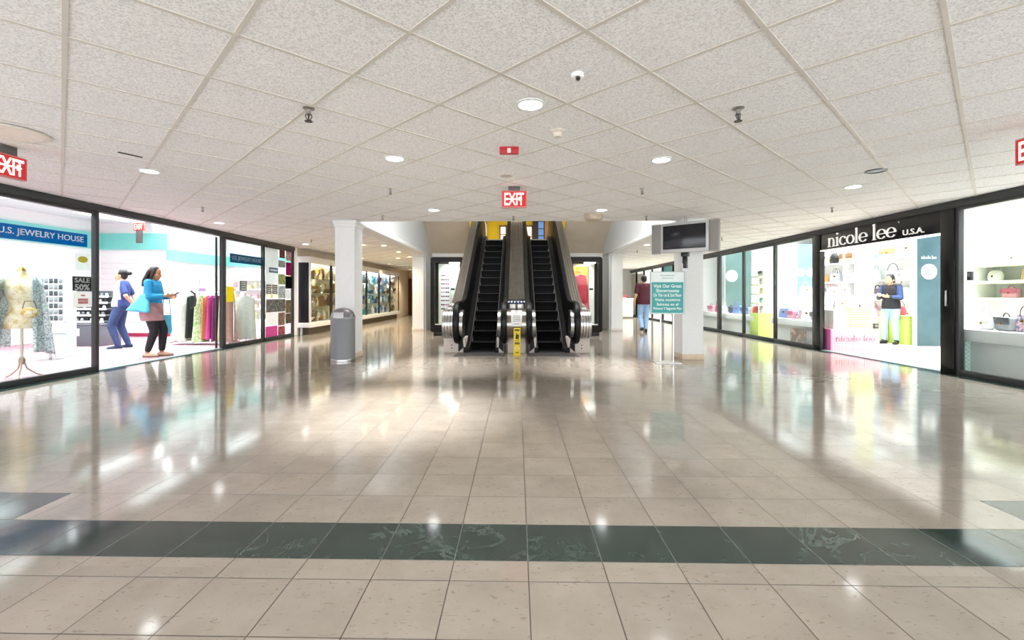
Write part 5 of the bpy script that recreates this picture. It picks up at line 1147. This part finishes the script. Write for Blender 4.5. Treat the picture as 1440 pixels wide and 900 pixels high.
def cap_hair(hb, P, R, back=.0):
    hb.sph(P(0, -.03, .045), .083, .09, .088, 18, R); hb.sph(P(0, -.055, -.01), .074, .06, .075, 16, R)
    for sd in (-1, 1): hb.sph(P(sd*.066, -.012, .03), .02, .045, .05, 12, R)
# woman with the bun, left shop : faces the picture's left
x, y = fl(170, 491)
J = dict(pelvis=V3(0, 0, .90), chest=V3(0, -.02, 1.20), neck=V3(0, -.03, 1.37), head=V3(0, .0, 1.50), shL=V3(-.165, -.04, 1.33), shR=V3(.165, -.04, 1.33), elL=V3(-.25, -.14, 1.08), wrL=V3(-.14, -.22, .93), elR=V3(.25, -.14, 1.08), wrR=V3(.13, -.22, .93),
  hipL=V3(-.09, 0, .86), hipR=V3(.09, 0, .86), knL=V3(-.10, .13, .48), anL=V3(-.10, .02, .085), toeL=V3(-.12, .16, .03), knR=V3(.09, .03, .47), anR=V3(.10, -.10, .085), toeR=V3(.12, .04, .03))
def hr(hb, P, R): cap_hair(hb, P, R); hb.sph(P(0, -.13, .055), .042, .05, .044, 14, R)
person('person in blue jeans with dark hair in a bun, hands behind the hips', (x, y, .006), atan2(-.45, -.9)-pi/2, J, None, DEN, (SNEAK, WSOLE), HBK, hands={'L': ((.6, -.5, -.5), (0, 1, 0), .5, 1), 'R': ((-.6, -.5, -.5), (0, 1, 0), .5, -1)}, h=1.0, sleeve=.75, pitch=.1,
  topm=[M('#c6c2c4', .8), M('#33457f', .8, var=.12)], top_paint=lambda c: 1 if c.y < -.045 or c.z < 1.0 and c.y < .0 else 0, hairf=hr, topname='two_tone_shirt', botname='jeans')
# woman in the turquoise cardigan, mid stride : faces the picture's right
x, y = fl(213, 502)
J = dict(pelvis=V3(0, 0, .88), chest=V3(0, .03, 1.18), neck=V3(0, .03, 1.35), head=V3(0, .06, 1.475), shL=V3(-.165, .02, 1.31), shR=V3(.165, .02, 1.31), elL=V3(-.21, .06, 1.06), wrL=V3(-.12, .25, 1.05), elR=V3(.21, .06, 1.06), wrR=V3(.10, .26, 1.08),
  hipL=V3(-.085, 0, .84), hipR=V3(.085, 0, .84), knL=V3(-.08, .15, .47), anL=V3(-.07, .13, .085), toeL=V3(-.07, .27, .03), knR=V3(.08, .08, .46), anR=V3(.08, -.03, .085), toeR=V3(.09, .11, .03))
def hr(hb, P, R):
    cap_hair(hb, P, R)
    for k in range(5): u = -.06+.03*k; hb.cap(P(u, -.075, .03), .032, P(u*1.4, -.10, -.16), .032); hb.cap(P(u*1.4, -.10, -.16), .032, P(u*1.5, -.10, -.25), .014)
    for sd in (-1, 1): hb.cap(P(sd*.07, -.01, .02), .024, P(sd*.085, -.01, -.12), .022)
TQ = M('#1f8fc4', .75, var=.12, scale=6); TQL = M('#58b4d2', .75, var=.12)
rzt = atan2(.25, 1)-pi/2
t, P, R = person('person in a turquoise cardigan and black leggings looking at a phone', (x, y, .006), rzt, J, TQ, LEG, (M('#c7a58c', .6), M('#6b5546', .6)), HB, hands={'L': ((.2, 1, .1), (.8, 0, .5), .9, -1), 'R': ((-.2, 1, .1), (-.8, 0, .5), .9, 1)}, sleeve=1.75, ln=-.02, hem=.13, skin=SKIND, pitch=-.25, hairf=hr, topname='cardigan', botname='leggings', flat=True)
b = MB(); b.loft([[(rx*cos(2*pi*i/28), ry*sin(2*pi*i/28)+oy, z) for i in range(28)] for z, rx, ry, oy in ((.64, .185, .17, .02), (.75, .195, .17, .0), (.88, .205, .165, 0), (.98, .18, .14, 0))]); remesh(b, 'tunic', [M('#a78082', .8, var=.1)], .012, t, 3)
rings = []
for j in range(9):
    v = j/8; z = 1.12-.33*v; rr = .17+.07*v
    rings.append([((rr+.02*v*sin(6*a))*cos(a)*1.02, (.13+.24*v*(1 if sin(a) < 0 else .15)+.02*v*sin(5*a))*sin(a), z+.05*v*(1 if sin(a) < 0 else 0)*abs(sin(a))) for a in [pi*.86+pi*1.28*i/26 for i in range(27)]])
ob = MB().loft(rings, False, False, False).build('cardigan_tail', TQL, t); m_ = ob.modifiers.new('th', 'SOLIDIFY'); m_.thickness = .012
M0 = Matrix.Translation((x, y, .006)) @ Matrix.Rotation(rzt, 4, 'Z')
p = M0 @ V3(0, .365, 1.10); k = thing('phone', 'dark phone held by the person in the turquoise cardigan', 'phone', p, rzt); b = MB(); b.box(-.037, .037, -.05, .075, -.005, .005, .004); o = b.build('case', BLACK, k); MB().box(-.033, .033, -.045, .07, .0052, .006).build('screen', M('#3a4a5c', .15), k); k.rotation_euler = (.5, 0, rzt)
p = M0 @ V3(-.17, .16, .0); k = thing('shopping_bag', 'turquoise bag hanging beside the black leggings', 'bag', (p.x, p.y, .40), rzt+pi/2+.5); MB().loft([[(u*w_, v*.05, z) for u, v in ((-1, -1), (1, -1), (1, 1), (-1, 1))] for z, w_ in ((0, .07), (.05, .08), (.34, .07))]).build('body', TQL, k); MB().tube([(-.06, 0, .33), (-.045, 0, .68), (.045, 0, .68), (.06, 0, .33)], .008, 6).build('handle', TQ, k)
# woman with the phone in the right shop
x, y = fl(1253, 484)
J = dict(pelvis=V3(0, 0, .86), chest=V3(0, .0, 1.14), neck=V3(0, .0, 1.32), head=V3(0, .045, 1.435), shL=V3(-.16, 0, 1.28), shR=V3(.16, 0, 1.28), elL=V3(-.22, .05, 1.03), wrL=V3(-.09, .24, 1.06), elR=V3(.22, .05, 1.03), wrR=V3(.08, .25, 1.08),
  hipL=V3(-.085, 0, .82), hipR=V3(.085, 0, .82), knL=V3(-.09, .02, .46), anL=V3(-.10, -.02, .085), toeL=V3(-.13, .11, .03), knR=V3(.10, .05, .46), anR=V3(.12, .03, .085), toeR=V3(.15, .16, .03))
def hr(hb, P, R): cap_hair(hb, P, R); hb.sph(P(0, -.06, .1), .05, .05, .035, 12, R); hb.sph(P(0, -.11, -.06), .035, .035, .06, 12, R)
rz3 = atan2(-.36, -.93)-pi/2
JK = M('#202026', .8, var=.1); JB = M('#324878', .8, var=.1)
person('person in a black jacket and light jeans typing on a phone in the right shop', (x, y, .006), rz3, J, None, DENL, (DKSH, DKSH), HBK, hands={'L': ((.2, 1, .1), (.8, 0, .5), .9, -1), 'R': ((-.2, 1, .1), (-.8, 0, .5), .9, 1)}, h=.95, sleeve=1.85, ln=.03, pitch=-.35, topm=[JK, JB], top_paint=lambda c: 1 if (abs(c.x) > .15 and c.z > 1.02 and c.z < 1.3) else 0, hairf=hr, topname='jacket', botname='jeans')
M0 = Matrix.Translation((x, y, .006)) @ Matrix.Rotation(rz3, 4, 'Z'); p = M0 @ V3(0, .36, 1.10)
k = thing('phone', 'small phone held by the person in the black jacket', 'phone', p, rz3); MB().box(-.036, .036, -.05, .07, -.005, .005, .004).build('case', M('#c9b9b4', .4), k); MB().box(-.032, .032, -.045, .065, .0052, .006).build('screen', M('#3a4a5c', .15), k); k.rotation_euler = (.5, 0, rz3)
# man walking away in the right corridor
x, y = fl(906, 467)
J = dict(pelvis=V3(0, 0, .92), chest=V3(0, .02, 1.24), neck=V3(0, .02, 1.43), head=V3(0, .045, 1.565), shL=V3(-.195, .01, 1.385), shR=V3(.195, .01, 1.385), elL=V3(-.27, -.05, 1.10), wrL=V3(-.29, .03, .86), elR=V3(.26, -.01, 1.10), wrR=V3(.26, .12, .88),
  hipL=V3(-.095, 0, .89), hipR=V3(.095, 0, .89), knL=V3(-.10, .10, .50), anL=V3(-.10, -.10, .14), toeL=V3(-.10, .02, .045), knR=V3(.09, .08, .50), anR=V3(.07, .06, .085), toeR=V3(.08, .20, .03))
def hr(hb, P, R): cap_hair(hb, P, R)
person('person in a maroon polo shirt and light jeans walking away down the right corridor', (x, y, 0), .06, J, M('#4b1624', .8, var=.12), DENL, (DKSH, DKSH), HBK, fem=False, hands={'L': ((-.05, .25, -1), (.9, .1, 0), .5, 1), 'R': ((.0, .35, -1), (-.9, .1, 0), .5, -1)}, h=1.08, sleeve=.72, ln=.05, hairf=hr, topname='polo_shirt', botname='jeans')
# ================================================================== LIGHT
def area(name, loc, sx, sy, e, col=(1, 1, 1), rot=(0, 0, 0), spread=115):
    o = lamp(name, 'AREA', loc, e, col, sx, rot, shape='RECTANGLE'); o.data.size_y = sy; o.data.spread = radians(spread); return o
w = bpy.data.worlds.new('world'); S.world = w; w.use_nodes = True
w.node_tree.nodes['Background'].inputs[0].default_value = (.92, .96, 1, 1); w.node_tree.nodes['Background'].inputs[1].default_value = 3.1
S.view_settings.view_transform = 'Standard'; S.view_settings.look = 'None'; S.view_settings.exposure = 0.70; S.view_settings.gamma = 1.0
try: S.view_settings.use_curve_mapping = False
except Exception: pass
# fluorescent light of the shops
area('shop_light', (-7.9, 8.7, 2.9), 3.2, 11, 480, (.88, 1, 1))
area('shop_light', (8.0, 9.2, 2.9), 3.4, 12, 480, (.96, .99, 1))
area('shop_light', (7.2, 20, 2.84), 1.5, 6, 220)
for x in (-4, 0, 4):  # spots without fittings, added behind the camera to light the hall
    for y in (-3.5, -1, 1.2): lamp('spot_beam', 'SPOT', (x, y, CEIL-.03), 60, (.97, .98, 1), .08, spot_size=radians(140), spot_blend=.9)
area('upper_light', (0, 17.8, 4.55), 2.6, 4.5, 55, (1, .9, .7)); area('well_fill', (0, 9.8, 4.55), 5.2, 2.6, 150, (1, .97, .93), (radians(25), 0, 0))  # the lamp in the well is an added fill for the sloping soffits
area('corridor_light', (4.5, 16, CEIL-.01), 1.6, 14, 150); area('corridor_light', (-4.5, 17, CEIL-.01), 1.4, 14, 70, (1, .84, .62))
